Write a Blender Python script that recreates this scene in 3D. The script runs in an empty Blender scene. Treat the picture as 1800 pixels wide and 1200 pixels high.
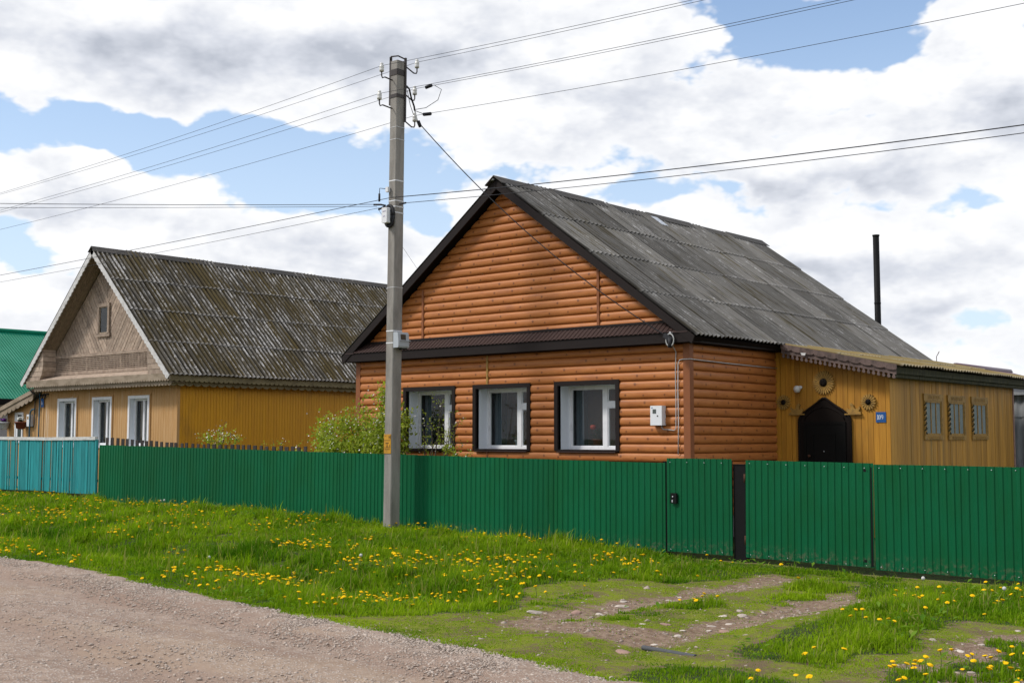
import bpy, math, random
import numpy as np
from mathutils import Vector, Matrix

random.seed(7)
RNG = np.random.default_rng(11)
SC = bpy.context.scene
COL = SC.collection

# ------------------------------------------------------------------ camera
YAW = math.radians(40.72)
PITCH = math.radians(4.53)
cam_data = bpy.data.cameras.new('camera')
cam_data.sensor_width = 36.0
cam_data.lens = 36.0 * 2145.0 / 1800.0
cam_data.clip_start = 0.1
cam_data.clip_end = 3000.0
cam = bpy.data.objects.new('camera', cam_data)
COL.objects.link(cam)
cam.location = (0, 0, 1.9)
cam.rotation_euler = (math.pi / 2 + PITCH, 0, YAW)
SC.camera = cam

# ------------------------------------------------------------------ world, sun, exposure
SUN_DIR = Vector((-0.62, -0.72, 0.98)).normalized()      # towards the sun
SUN_EL = math.asin(SUN_DIR.z)
SUN_AZ = math.atan2(SUN_DIR.x, SUN_DIR.y)
EXPOSURE = 0.30

world = bpy.data.worlds.new('World')
SC.world = world
world.use_nodes = True


class NT:
    """tiny node-tree helper"""
    def __init__(self, tree):
        self.t = tree
        tree.nodes.clear()

    def n(self, typ, ins=None, **attrs):
        nd = self.t.nodes.new(typ)
        for k, v in attrs.items():
            setattr(nd, k, v)
        for k, v in (ins or {}).items():
            s = nd.inputs[k]
            if isinstance(v, bpy.types.NodeSocket):
                self.t.links.new(v, s)
            else:
                s.default_value = v
        return nd

    def math(self, op, a, b=0.0, c=None, clamp=False):
        ins = {0: a, 1: b}
        if c is not None:
            ins[2] = c
        return self.n('ShaderNodeMath', ins, operation=op, use_clamp=clamp).outputs[0]

    def vmath(self, op, a, b=(0, 0, 0)):
        nd = self.n('ShaderNodeVectorMath', {0: a, 1: b}, operation=op)
        return nd.outputs['Value'] if op in ('DOT_PRODUCT', 'LENGTH', 'DISTANCE') else nd.outputs[0]

    def noise(self, vec, scale, detail=4.0, rough=0.55, dist=0.0):
        return self.n('ShaderNodeTexNoise', {'Vector': vec, 'Scale': scale, 'Detail': detail,
                                             'Roughness': rough, 'Distortion': dist}).outputs[0]

    def ramp(self, fac, stops, interp='LINEAR'):
        nd = self.n('ShaderNodeValToRGB', {0: fac})
        cr = nd.color_ramp
        cr.interpolation = interp
        while len(cr.elements) < len(stops):
            cr.elements.new(0.5)
        for e, (p, c) in zip(cr.elements, stops):
            e.position = p
            e.color = (c[0], c[1], c[2], 1) if not isinstance(c, (int, float)) else (c, c, c, 1)
        return nd.outputs[0]

    def mix(self, fac, a, b, blend='MIX'):
        nd = self.n('ShaderNodeMix', {}, data_type='RGBA', blend_type=blend)
        for s, v in ((nd.inputs['Factor'], fac), (nd.inputs[6], a), (nd.inputs[7], b)):
            if isinstance(v, bpy.types.NodeSocket):
                self.t.links.new(v, s)
            elif isinstance(v, (int, float)):
                s.default_value = v if s.type == 'VALUE' else (v, v, v, 1)
            else:
                s.default_value = (v[0], v[1], v[2], 1)
        return nd.outputs[2]

    def maprange(self, v, a, b, c=0.0, d=1.0, smooth=True):
        return self.n('ShaderNodeMapRange', {0: v, 1: a, 2: b, 3: c, 4: d},
                      interpolation_type='SMOOTHSTEP' if smooth else 'LINEAR').outputs[0]


def build_world():
    g = NT(world.node_tree)
    sky = g.n('ShaderNodeTexSky', sky_type='NISHITA', sun_disc=False)
    sky.sun_elevation = SUN_EL
    sky.sun_rotation = SUN_AZ
    sky.air_density = 1.0
    sky.dust_density = 0.8
    sky.ozone_density = 1.6
    d = g.n('ShaderNodeTexCoord').outputs['Generated']
    d = g.vmath('NORMALIZE', d)
    sep = g.n('ShaderNodeSeparateXYZ', {0: d})
    az = g.math('MULTIPLY', g.math('ARCTAN2', sep.outputs[0], sep.outputs[1]), 180 / math.pi)
    el = g.math('MULTIPLY', g.math('ARCSINE', sep.outputs[2]), 180 / math.pi)
    # swirl the blob borders with noise so cloud outlines billow
    wv = g.vmath('MULTIPLY', d, (1, 1, 1.7))
    warp = g.n('ShaderNodeTexNoise', {'Vector': wv, 'Scale': 11.0, 'Detail': 3.0}).outputs['Color']
    warp = g.vmath('MULTIPLY', g.vmath('SUBTRACT', warp, (0.5, 0.5, 0.5)), (5.0, 2.6, 0))
    ae = g.n('ShaderNodeCombineXYZ', {0: az, 1: el, 2: 0.0}).outputs[0]
    ae = g.vmath('ADD', ae, warp)

    def blobs(lst, start):
        acc = start
        for (a, e, ra, re, w) in lst:
            v = g.vmath('MULTIPLY', g.vmath('SUBTRACT', ae, (a, e, 0)), (1 / ra, 1 / re, 0))
            q = g.math('MULTIPLY', g.vmath('DOT_PRODUCT', v, v), -0.9)
            acc = g.math('MULTIPLY_ADD', g.math('EXPONENT', q), w, acc)
        return acc
    clear = [(-61.3, 13.6, 4.4, 0.85, -.65), (-54.0, 13.3, 5.2, 0.95, -.65), (-50.2, 12.4, 4.0, 1.1, -.65),
             (-48.4, 11.2, 3.6, 1.2, -.55), (-62.4, 8.1, 2.4, 1.1, -.5), (-61.5, 5.2, 2.4, .6, -.4), (-45.0, 9.9, 1.3, 0.8, -.4),
             (-28.4, 18.9, 2.0, 1.6, -.6), (-25.6, 17.9, 2.6, 1.1, -.6), (-22.9, 17.2, 1.6, 1.6, -.6),
             (-23.4, 19.4, 2.2, 1.0, -.6), (-35.1, 11.4, 2.6, 0.5, -.42), (-31.1, 11.9, 1.0, 0.5, -.35),
             (-19.3, 10.5, 2.3, 0.4, -.34), (-19.2, 5.3, 2.0, 0.4, -.34)]
    cloud = [(-56.0, 19.4, 4.0, 1.6, .55), (-61.0, 11.3, 4.2, 1.3, .5), (-48.8, 17.0, 8.5, 2.0, .45), (-58.4, 16.6, 6.5, 1.6, .5),
             (-37.0, 15.6, 6.5, 3.0, .5), (-29.2, 14.4, 5.0, 1.9, .5), (-19.6, 15.0, 2.4, 2.4, .55),
             (-59.0, 9.3, 4.0, 1.3, .3), (-50.9, 8.6, 5.0, 1.3, .4), (-35.3, 8.3, 8.0, 1.5, .4),
             (-24.9, 8.6, 6.0, 1.6, .4), (-60.5, 5.9, 3.5, 1.2, .3), (-25, 12.0, 6, 1.2, .35)]
    dark = [(-55.5, 17.0, 7.5, 1.5, .75), (-61.6, 9.6, 3.6, 0.8, .6), (-38.0, 13.6, 4.0, 1.2, .38),
            (-31.0, 11.9, 3.0, 1.0, .5), (-34.5, 15.3, 3.2, 0.8, .2), (-18.0, 14.0, 1.9, 1.2, .5),
            (-27.5, 7.4, 6.2, 0.7, .5), (-49.8, 8.5, 4.0, 0.8, .35), (-22.6, 5.8, 3.8, 0.6, .35),
            (-24.1, 11.4, 4.5, 0.8, .45), (-45.0, 17.6, 5.0, 1.4, .55)]
    def puff(v):
        """billowing cumulus detail: fractal cells plus noise"""
        vo = g.n('ShaderNodeTexVoronoi', {'Vector': g.vmath('ADD', v, g.vmath('MULTIPLY', warp, (0.006, 0.008, 0.006))), 'Scale': 13.0, 'Detail': 3.0, 'Roughness': 0.55, 'Lacunarity': 2.2},
                 voronoi_dimensions='3D', feature='F1').outputs['Distance']
        nz = g.noise(v, 17.0, 4.0, 0.6)
        return g.math('ADD', g.math('MULTIPLY', g.math('SUBTRACT', 0.52, vo), 0.62), g.math('MULTIPLY', g.math('SUBTRACT', nz, 0.5), 0.85))
    big = g.noise(wv, 4.2, 2.0, 0.5)
    pf = puff(wv)
    pf_up = puff(g.vmath('ADD', wv, (0.0, 0.0, 0.042)))
    dens = g.math('MULTIPLY_ADD', g.math('SUBTRACT', big, 0.5), 0.7, 0.44)
    dens = g.math('ADD', dens, g.maprange(sep.outputs[2], 0.20, 0.06, 0.0, 0.22))     # cloud decks close up towards the horizon
    dens = blobs(clear, dens)
    dens = blobs(cloud, dens)
    body = dens
    dens = g.math('ADD', dens, pf)
    mask = g.maprange(dens, -0.07, 0.15)
    # cloud body: sunlit crowns, grey bases where more cloud lies above
    sh = g.noise(g.vmath('MULTIPLY', d, (1, 1, 2.6)), 9.0, 5.0, 0.6)
    sh = g.math('MULTIPLY_ADD', g.math('SUBTRACT', sh, 0.5), 1.5, 0.13)
    sh = g.math('MULTIPLY_ADD', g.math('SUBTRACT', pf_up, pf), 0.75, sh)
    sh = blobs(dark, sh)
    thick = g.maprange(dens, 0.02, 0.45)
    sh = g.math('MULTIPLY', g.math('MAXIMUM', sh, 0.0), g.math('MULTIPLY_ADD', thick, 0.8, 0.2), clamp=True)
    ccol = g.ramp(sh, [(0.0, (8.4, 8.45, 8.6)), (0.2, (7.6, 7.72, 8.0)), (0.55, (6.0, 6.25, 6.85)), (1.0, (4.2, 4.5, 5.15))])
    skyc = g.mix(1.0, sky.outputs[0], (1.15, 1.3, 1.42), 'MULTIPLY')
    # thin veil near the horizon whitens the blue
    veil = g.maprange(sep.outputs[2], 0.0, 0.42, 0.82, 0.12)
    skyc = g.mix(veil, skyc, (6.3, 7.35, 8.7))
    col = g.mix(mask, skyc, ccol)
    bg = g.n('ShaderNodeBackground', {'Color': col, 'Strength': 0.1})
    g.n('ShaderNodeOutputWorld', {0: bg.outputs[0]})


build_world()
world.cycles.sampling_method = 'MANUAL'
world.cycles.sample_map_resolution = 512

sun_data = bpy.data.lights.new('sun', 'SUN')
sun_data.energy = 2.4
sun_data.angle = math.radians(10)
sun_data.color = (1.0, 0.95, 0.88)
sun = bpy.data.objects.new('sun', sun_data)
COL.objects.link(sun)
sun.rotation_euler = (-SUN_DIR).to_track_quat('-Z', 'Y').to_euler()
sun.location = (-30, -30, 40)

SC.view_settings.view_transform = 'Standard'
SC.view_settings.look = 'None'
SC.view_settings.gamma = 1.0
SC.view_settings.use_curve_mapping = False
SC.view_settings.exposure = EXPOSURE
SC.cycles.use_denoising = True
SC.cycles.max_bounces = 5
SC.cycles.diffuse_bounces = 3
SC.cycles.glossy_bounces = 2
SC.cycles.transmission_bounces = 3
SC.cycles.transparent_max_bounces = 8

# ------------------------------------------------------------------ object helpers
ORG = {}      # object name -> world origin


def prop(o, label=None, cat=None, group=None, kind=None):
    if label:
        o['label'] = label
    if cat:
        o['category'] = cat
    if group:
        o['group'] = group
    if kind:
        o['kind'] = kind
    return o


def empty(name, loc, label, cat, group=None):
    o = bpy.data.objects.new(name, None)
    o.empty_display_size = 0.2
    COL.objects.link(o)
    o.location = loc
    ORG[o.name] = Vector(loc)
    return prop(o, label, cat, group)


class MB:
    """collects polygons in world coordinates, builds ONE mesh object"""
    def __init__(self):
        self.v, self.f, self.m, self.s = [], [], [], []
        self.mi = 0
        self.sm = False

    def add(self, vs, fs):
        b = len(self.v)
        self.v += [tuple(p) for p in vs]
        for f in fs:
            self.f.append([b + i for i in f])
            self.m.append(self.mi)
            self.s.append(self.sm)
        return self

    def box(self, x0, x1, y0, y1, z0, z1):
        vs = [(x0, y0, z0), (x1, y0, z0), (x1, y1, z0), (x0, y1, z0),
              (x0, y0, z1), (x1, y0, z1), (x1, y1, z1), (x0, y1, z1)]
        return self.add(vs, [(0, 3, 2, 1), (4, 5, 6, 7), (0, 1, 5, 4), (1, 2, 6, 5), (2, 3, 7, 6), (3, 0, 4, 7)])

    def bar(self, a, b, w, h, up=(0, 0, 1)):
        """box beam from a to b, w across, h along up"""
        a, b = Vector(a), Vector(b)
        d = (b - a).normalized()
        r = d.cross(Vector(up)).normalized()
        u = r.cross(d)
        vs = []
        for p in (a, b):
            for sx, sz in ((-1, -1), (1, -1), (1, 1), (-1, 1)):
                vs.append(p + r * (sx * w / 2) + u * (sz * h / 2))
        return self.add(vs, [(0, 1, 2, 3), (7, 6, 5, 4), (0, 4, 5, 1), (1, 5, 6, 2), (2, 6, 7, 3), (3, 7, 4, 0)])

    def tube(self, pts, r, n=6, cap=True):
        pts = [Vector(p) for p in pts]
        rs = r if isinstance(r, (list, tuple)) else [r] * len(pts)
        rings = []
        prev = None
        for i, p in enumerate(pts):
            d = (pts[min(i + 1, len(pts) - 1)] - pts[max(i - 1, 0)]).normalized()
            ref = Vector((0, 0, 1)) if abs(d.z) < 0.9 else Vector((1, 0, 0))
            if prev is None:
                a = d.cross(ref).normalized()
            else:
                a = (prev - d * prev.dot(d)).normalized()
            prev = a
            b = d.cross(a)
            rings.append([p + (a * math.cos(t) + b * math.sin(t)) * rs[i] for t in [2 * math.pi * k / n for k in range(n)]])
        vs = [q for ring in rings for q in ring]
        fs = []
        for i in range(len(pts) - 1):
            for k in range(n):
                k2 = (k + 1) % n
                fs.append((i * n + k, i * n + k2, (i + 1) * n + k2, (i + 1) * n + k))
        sm = self.sm
        self.sm = True
        b0 = len(self.v)
        self.add(vs, fs)
        self.sm = sm
        if cap:
            self.add([], [])
            for base, rev in ((0, True), ((len(pts) - 1) * n, False)):
                idx = [b0 + base + k for k in range(n)]
                self.f.append(idx[::-1] if rev else idx)
                self.m.append(self.mi)
                self.s.append(False)
        return self

    def prism(self, poly, fn, d0, d1):
        """poly of 2D points; fn(u, v, d) -> world point; extruded d0..d1 (d0 = front)"""
        n = len(poly)
        vs = [fn(u, v, d0) for u, v in poly] + [fn(u, v, d1) for u, v in poly]
        fs = [tuple(range(n)), tuple(range(2 * n - 1, n - 1, -1))]
        fs += [(i, n + i, n + (i + 1) % n, (i + 1) % n) for i in range(n)]
        return self.add(vs, fs)

    def lathe(self, prof, c, n=10, axis='z'):
        """profile of (radius, height) revolved about an axis through c"""
        c = Vector(c)
        vs = []
        for r, h in prof:
            for k in range(n):
                t = 2 * math.pi * k / n
                p = {'z': (r * math.cos(t), r * math.sin(t), h), 'y': (r * math.cos(t), h, r * math.sin(t)),
                     'x': (h, r * math.cos(t), r * math.sin(t))}[axis]
                vs.append(c + Vector(p))
        fs = []
        for i in range(len(prof) - 1):
            for k in range(n):
                k2 = (k + 1) % n
                fs.append((i * n + k, i * n + k2, (i + 1) * n + k2, (i + 1) * n + k))
        fs.append(tuple(range(n - 1, -1, -1)))
        fs.append(tuple(range((len(prof) - 1) * n, len(prof) * n)))
        sm = self.sm
        self.sm = True
        self.add(vs, fs)
        self.sm = sm
        return self

    def mesh(self, name, mats, org=(0, 0, 0), recalc=True):
        me = bpy.data.meshes.new(name)
        ox, oy, oz = org
        me.from_pydata([(x - ox, y - oy, z - oz) for x, y, z in self.v], [], self.f)
        for m in (mats if isinstance(mats, (list, tuple)) else [mats]):
            me.materials.append(m)
        me.polygons.foreach_set('material_index', self.m)
        me.polygons.foreach_set('use_smooth', self.s)
        if recalc:
            import bmesh
            bm = bmesh.new()
            bm.from_mesh(me)
            bmesh.ops.recalc_face_normals(bm, faces=bm.faces)
            bm.to_mesh(me)
            bm.free()
        me.update()
        return me

    def build(self, name, mats, parent=None, label=None, cat=None, group=None, kind=None, loc=None, recalc=True):
        org = ORG[parent.name] if parent else (Vector(loc) if loc is not None else Vector((0, 0, 0)))
        o = bpy.data.objects.new(name, self.mesh(name, mats, org, recalc))
        COL.objects.link(o)
        if parent:
            o.parent = parent
        elif loc is not None:
            o.location = loc
        ORG[o.name] = Vector(org)
        return prop(o, label, cat, group, kind)


def place(name, me, parent, mat_world):
    """an object that shares mesh data, set by a world matrix under a parent"""
    o = bpy.data.objects.new(name, me)
    COL.objects.link(o)
    if parent:
        o.parent = parent
        o.matrix_local = Matrix.Translation(-ORG[parent.name]) @ mat_world
    else:
        o.matrix_world = mat_world
    ORG[o.name] = mat_world.translation.copy()
    return o


def frame(o, x, y, z):
    """matrix with the given axes"""
    m = Matrix.Identity(4)
    for i, a in enumerate((x, y, z)):
        for j in range(3):
            m[j][i] = a[j]
    m.translation = Vector(o)
    return m


def np_mesh(name, V, T, mats, tint=None, midx=None, smooth=False):
    me = bpy.data.meshes.new(name)
    V = np.ascontiguousarray(V, dtype=np.float32)
    T = np.ascontiguousarray(T, dtype=np.int32)
    k = T.shape[1]
    me.vertices.add(len(V))
    me.vertices.foreach_set('co', V.ravel())
    me.loops.add(T.size)
    me.loops.foreach_set('vertex_index', T.ravel())
    me.polygons.add(len(T))
    me.polygons.foreach_set('loop_start', np.arange(0, T.size, k, dtype=np.int32))
    me.polygons.foreach_set('loop_total', np.full(len(T), k, dtype=np.int32))
    for m in (mats if isinstance(mats, (list, tuple)) else [mats]):
        me.materials.append(m)
    if midx is not None:
        me.polygons.foreach_set('material_index', np.ascontiguousarray(midx, dtype=np.int32))
    if smooth:
        me.polygons.foreach_set('use_smooth', np.ones(len(T), dtype=bool))
    me.update(calc_edges=True)
    if tint is not None:
        c = np.ones((len(V), 4), dtype=np.float32)
        c[:, :tint.shape[1]] = tint
        me.color_attributes.new('tint', 'FLOAT_COLOR', 'POINT').data.foreach_set('color', c.ravel())
    return me


def link(name, me, loc=(0, 0, 0), parent=None, **kw):
    o = bpy.data.objects.new(name, me)
    COL.objects.link(o)
    o.location = loc
    if parent:
        o.parent = parent
    ORG[o.name] = Vector(loc)
    return prop(o, **kw)


# ------------------------------------------------------------------ materials
MATS = {}


def newmat(name):
    m = bpy.data.materials.new(name)
    m.use_nodes = True
    MATS[name] = m
    return m, NT(m.node_tree)


def finish(g, col, rough=0.7, bump=None, bstr=0.3, bdist=0.01, spec=0.5, metal=0.0, extra=None):
    ins = {'Base Color': col if isinstance(col, bpy.types.NodeSocket) else (*col, 1), 'Roughness': rough,
           'Metallic': metal, 'Specular IOR Level': spec}
    if bump is not None:
        ins['Normal'] = g.n('ShaderNodeBump', {'Height': bump, 'Strength': bstr, 'Distance': bdist}).outputs[0]
    ins.update(extra or {})
    b = g.n('ShaderNodeBsdfPrincipled', ins)
    g.n('ShaderNodeOutputMaterial', {0: b.outputs[0]})
    return b


def pos(g, stretch=(1, 1, 1), off=None):
    p = g.n('ShaderNodeNewGeometry').outputs['Position']
    if off is not None:
        p = g.vmath('ADD', p, off)
    return g.vmath('MULTIPLY', p, stretch)


def worn(name, c1, c2, stretch=(1, 1, 1), scale=6.0, lo=0.4, hi=0.7, rough=0.7, c3=None, s3=(1, 1, 1), sc3=1.5,
         lo3=0.55, hi3=0.75, bstr=0.25, bdist=0.006, spec=0.35, metal=0.0, rnd=0.0):
    """painted / weathered surface: two tones by stretched noise, a third in larger patches"""
    m, g = newmat(name)
    info = g.n('ShaderNodeObjectInfo').outputs['Random']
    off = g.n('ShaderNodeCombineXYZ', {0: g.math('MULTIPLY', info, 37.0), 1: g.math('MULTIPLY', info, 91.0),
                                       2: g.math('MULTIPLY', info, 53.0)}).outputs[0]
    p = pos(g, stretch, off if rnd else None)
    nz = g.noise(p, scale, 6.0, 0.62)
    col = g.mix(g.maprange(nz, lo, hi), c1, c2)
    if c3:
        n3 = g.noise(pos(g, s3), sc3, 6.0, 0.6)
        col = g.mix(g.maprange(n3, lo3, hi3), col, c3)
    fine = g.noise(pos(g, stretch), scale * 6, 4.0, 0.6)
    col = g.mix(g.math('MULTIPLY', fine, 0.35), col, g.mix(1.0, col, (0.55, 0.55, 0.55), 'MULTIPLY'))
    if rnd:
        k = g.math('MULTIPLY_ADD', info, 2 * rnd, 1.0 - rnd)
        kk = g.n('ShaderNodeCombineColor', {0: k, 1: k, 2: k}).outputs[0]
        col = g.mix(1.0, col, kk, 'MULTIPLY')
    rr = g.math('MULTIPLY_ADD', nz, 0.25, rough - 0.12)
    finish(g, col, rr, g.math('MULTIPLY_ADD', fine, 0.6, nz), bstr, bdist, spec, metal)
    return m


def plain(name, c, rough=0.6, spec=0.22, metal=0.0, var=0.25, scale=14.0, bstr=0.1):
    m, g = newmat(name)
    nz = g.noise(pos(g), scale, 5.0, 0.6)
    col = g.mix(g.math('MULTIPLY', nz, 2 * var), c, tuple(x * 0.45 for x in c))
    finish(g, col, g.math('MULTIPLY_ADD', nz, 0.2, rough - 0.1), nz, bstr, 0.004, spec, metal)
    return m


def mat_logs():
    m, g = newmat('log_siding')
    p = pos(g)
    sep = g.n('ShaderNodeSeparateXYZ', {0: p})
    # u runs along whichever wall, z up; the same printed grain on both walls
    u = g.math('ADD', sep.outputs[0], sep.outputs[1])
    row = g.math('FLOOR', g.math('DIVIDE', g.math('SUBTRACT', sep.outputs[2], 1.624), 0.1704))
    uu = g.math('MULTIPLY_ADD', row, 0.37, u)
    uz = g.n('ShaderNodeCombineXYZ', {0: uu, 1: g.math('MULTIPLY', row, 3.7), 2: sep.outputs[2]}).outputs[0]
    grain = g.noise(g.vmath('MULTIPLY', uz, (1.3, 1.0, 9.0)), 2.2, 6.0, 0.6, 0.5)
    tone = g.noise(g.vmath('MULTIPLY', uz, (1.2, 1.0, 2.0)), 1.6, 3.0, 0.5)
    col = g.ramp(grain, [(0.25, (0.315, 0.102, 0.026)), (0.5, (0.40, 0.140, 0.037)), (0.75, (0.45, 0.172, 0.052))])
    col = g.mix(g.maprange(tone, 0.5, 0.78, 0.0, 0.6), col, (0.26, 0.088, 0.034))
    # printed knots, roughly one every 0.3 m and staggered per course
    cell = g.math('FRACT', g.math('DIVIDE', uu, 0.47))
    jit = g.math('FRACT', g.math('MULTIPLY', g.math('SINE', g.math('MULTIPLY_ADD', row, 12.99, g.math('FLOOR', g.math('DIVIDE', uu, 0.47)))), 437.5))
    cx_ = g.math('MULTIPLY_ADD', jit, 0.5, 0.25)
    dx = g.math('MULTIPLY', g.math('SUBTRACT', cell, cx_), 0.47)
    zf = g.math('FRACT', g.math('DIVIDE', g.math('SUBTRACT', sep.outputs[2], 1.624), 0.1704))
    dz = g.math('MULTIPLY', g.math('SUBTRACT', zf, g.math('MULTIPLY_ADD', jit, 0.35, 0.28)), 0.1704)
    dd = g.math('SQRT', g.math('ADD', g.math('MULTIPLY', dx, dx), g.math('MULTIPLY', dz, dz)))
    ring = g.maprange(dd, g.math('MULTIPLY_ADD', jit, 0.022, 0.022), 0.010)
    on = g.math('GREATER_THAN', jit, 0.12)
    col = g.mix(g.math('MULTIPLY', g.math('MULTIPLY', ring, on), 0.72), col, (0.085, 0.026, 0.012))
    fine = g.noise(g.vmath('MULTIPLY', uz, (1, 1, 9)), 30.0, 3.0)
    finish(g, col, g.math('MULTIPLY_ADD', grain, 0.2, 0.36), fine, 0.08, 0.004, 0.25)


def mat_slate(name, base, dark, moss, white, mossamt, whiteamt, rnd=0.28, pitch=0.15):
    """corrugated asbestos-cement sheet; object x runs along the ridge, y up the slope"""
    m, g = newmat(name)
    info = g.n('ShaderNodeObjectInfo').outputs['Random']
    off = g.n('ShaderNodeCombineXYZ', {0: g.math('MULTIPLY', info, 71.0), 1: g.math('MULTIPLY', info, 33.0), 2: 0.0}).outputs[0]
    p0 = g.n('ShaderNodeTexCoord').outputs['Object']
    s0 = g.n('ShaderNodeSeparateXYZ', {0: p0})
    p = g.vmath('ADD', p0, off)
    wp = pos(g)
    big = g.noise(g.vmath('MULTIPLY', wp, (0.5, 0.9, 0.5)), 1.0, 4.0, 0.6)
    st = g.noise(g.vmath('MULTIPLY', p, (6.7, 0.45, 0.2)), 1.6, 6.0, 0.65)
    sp = g.noise(g.vmath('MULTIPLY', p, (6.7, 1.6, 0.3)), 2.4, 7.0, 0.7)
    fine = g.noise(g.vmath('MULTIPLY', p, (1, 0.6, 0.3)), 42.0, 5.0, 0.7)
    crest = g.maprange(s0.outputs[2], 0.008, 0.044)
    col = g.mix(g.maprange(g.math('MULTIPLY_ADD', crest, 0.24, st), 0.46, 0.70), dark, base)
    mo = g.math('MULTIPLY_ADD', g.math('SUBTRACT', big, 0.5), 0.7, g.noise(g.vmath('MULTIPLY', p, (7.0, 0.6, 0.3)), 1.1, 5.0, 0.6))
    mo = g.math('MULTIPLY_ADD', crest, -0.10, mo)
    col = g.mix(g.maprange(mo, 0.60 - mossamt, 0.80 - mossamt, 0.0, 0.9), col, moss)
    wv = g.math('MULTIPLY_ADD', st, 0.5, g.math('MULTIPLY', sp, 0.6))
    wv = g.math('MULTIPLY_ADD', g.math('SUBTRACT', 0.5, big), 0.35, wv)
    wv = g.math('MULTIPLY_ADD', crest, 0.10, wv)
    wm = g.math('MULTIPLY', g.maprange(wv, 0.78 - whiteamt, 0.90 - whiteamt), g.maprange(fine, 0.38, 0.58))
    col = g.mix(wm, col, white)
    # trough dirt darkened to paint in wave shading; cut lower rim scoured pale
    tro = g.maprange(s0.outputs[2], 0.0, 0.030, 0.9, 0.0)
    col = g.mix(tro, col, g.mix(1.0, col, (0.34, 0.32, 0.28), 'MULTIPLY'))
    rim = g.math('MULTIPLY', g.maprange(s0.outputs[1], 0.10, 0.0), 0.55)
    col = g.mix(rim, col, g.mix(0.5, col, white))
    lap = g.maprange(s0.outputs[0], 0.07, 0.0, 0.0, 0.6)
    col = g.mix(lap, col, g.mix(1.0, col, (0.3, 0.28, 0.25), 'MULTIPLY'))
    k = g.math('MULTIPLY_ADD', info, 2 * rnd, 1.0 - rnd)
    col = g.mix(1.0, col, g.n('ShaderNodeCombineColor', {0: k, 1: k, 2: k}).outputs[0], 'MULTIPLY')
    finish(g, col, 0.85, fine, 0.35, 0.006, 0.2)


def mat_glass():
    m, g = newmat('window_glass')
    fr = g.n('ShaderNodeFresnel', {'IOR': 1.5}).outputs[0]
    back = g.n('ShaderNodeNewGeometry').outputs['Backfacing']
    fac = g.math('MULTIPLY', g.math('MULTIPLY_ADD', fr, 0.8, 0.0, clamp=True), g.math('SUBTRACT', 1.0, back))
    a = g.n('ShaderNodeBsdfTransparent', {'Color': (0.82, 0.86, 0.86, 1)}).outputs[0]
    b = g.n('ShaderNodeBsdfGlossy', {'Color': (0.95, 0.97, 1, 1), 'Roughness': 0.02}).outputs[0]
    mx = g.n('ShaderNodeMixShader', {0: fac, 1: a, 2: b})
    g.n('ShaderNodeOutputMaterial', {0: mx.outputs[0]})


def mat_net():
    m, g = newmat('net_curtain')
    p = pos(g)
    v = g.n('ShaderNodeTexVoronoi', {'Vector': p, 'Scale': 42.0}).outputs[0]
    hole = g.maprange(v, 0.25, 0.5, 0.94, 0.76)
    d = g.n('ShaderNodeBsdfDiffuse', {'Color': (0.24, 0.27, 0.28, 1)}).outputs[0]
    tr = g.n('ShaderNodeBsdfTransparent').outputs[0]
    mx = g.n('ShaderNodeMixShader', {0: hole, 1: d, 2: tr})
    g.n('ShaderNodeOutputMaterial', {0: mx.outputs[0]})


def mat_leafy(name, c1, c2, trans=0.4, rough=0.5, attr=True, spec=0.3):
    """leaf / grass: colour from the per-blade tint, light passes through"""
    m, g = newmat(name)
    if attr:
        t = g.n('ShaderNodeVertexColor', layer_name='tint').outputs[0]
        s = g.n('ShaderNodeSeparateColor', {0: t})
        col = g.mix(s.outputs[0], c1, c2)
        col = g.mix(s.outputs[1], col, (0.30, 0.27, 0.09))
    else:
        col = g.mix(g.noise(pos(g), 9.0), c1, c2)
    b = g.n('ShaderNodeBsdfPrincipled', {'Base Color': col, 'Roughness': rough, 'Specular IOR Level': spec})
    tcol = g.mix(1.0, col, (1.35, 1.5, 0.6), 'MULTIPLY')
    tl = g.n('ShaderNodeBsdfTranslucent', {'Color': tcol})
    mx = g.n('ShaderNodeMixShader', {0: trans, 1: b.outputs[0], 2: tl.outputs[0]})
    g.n('ShaderNodeOutputMaterial', {0: mx.outputs[0]})


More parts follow.
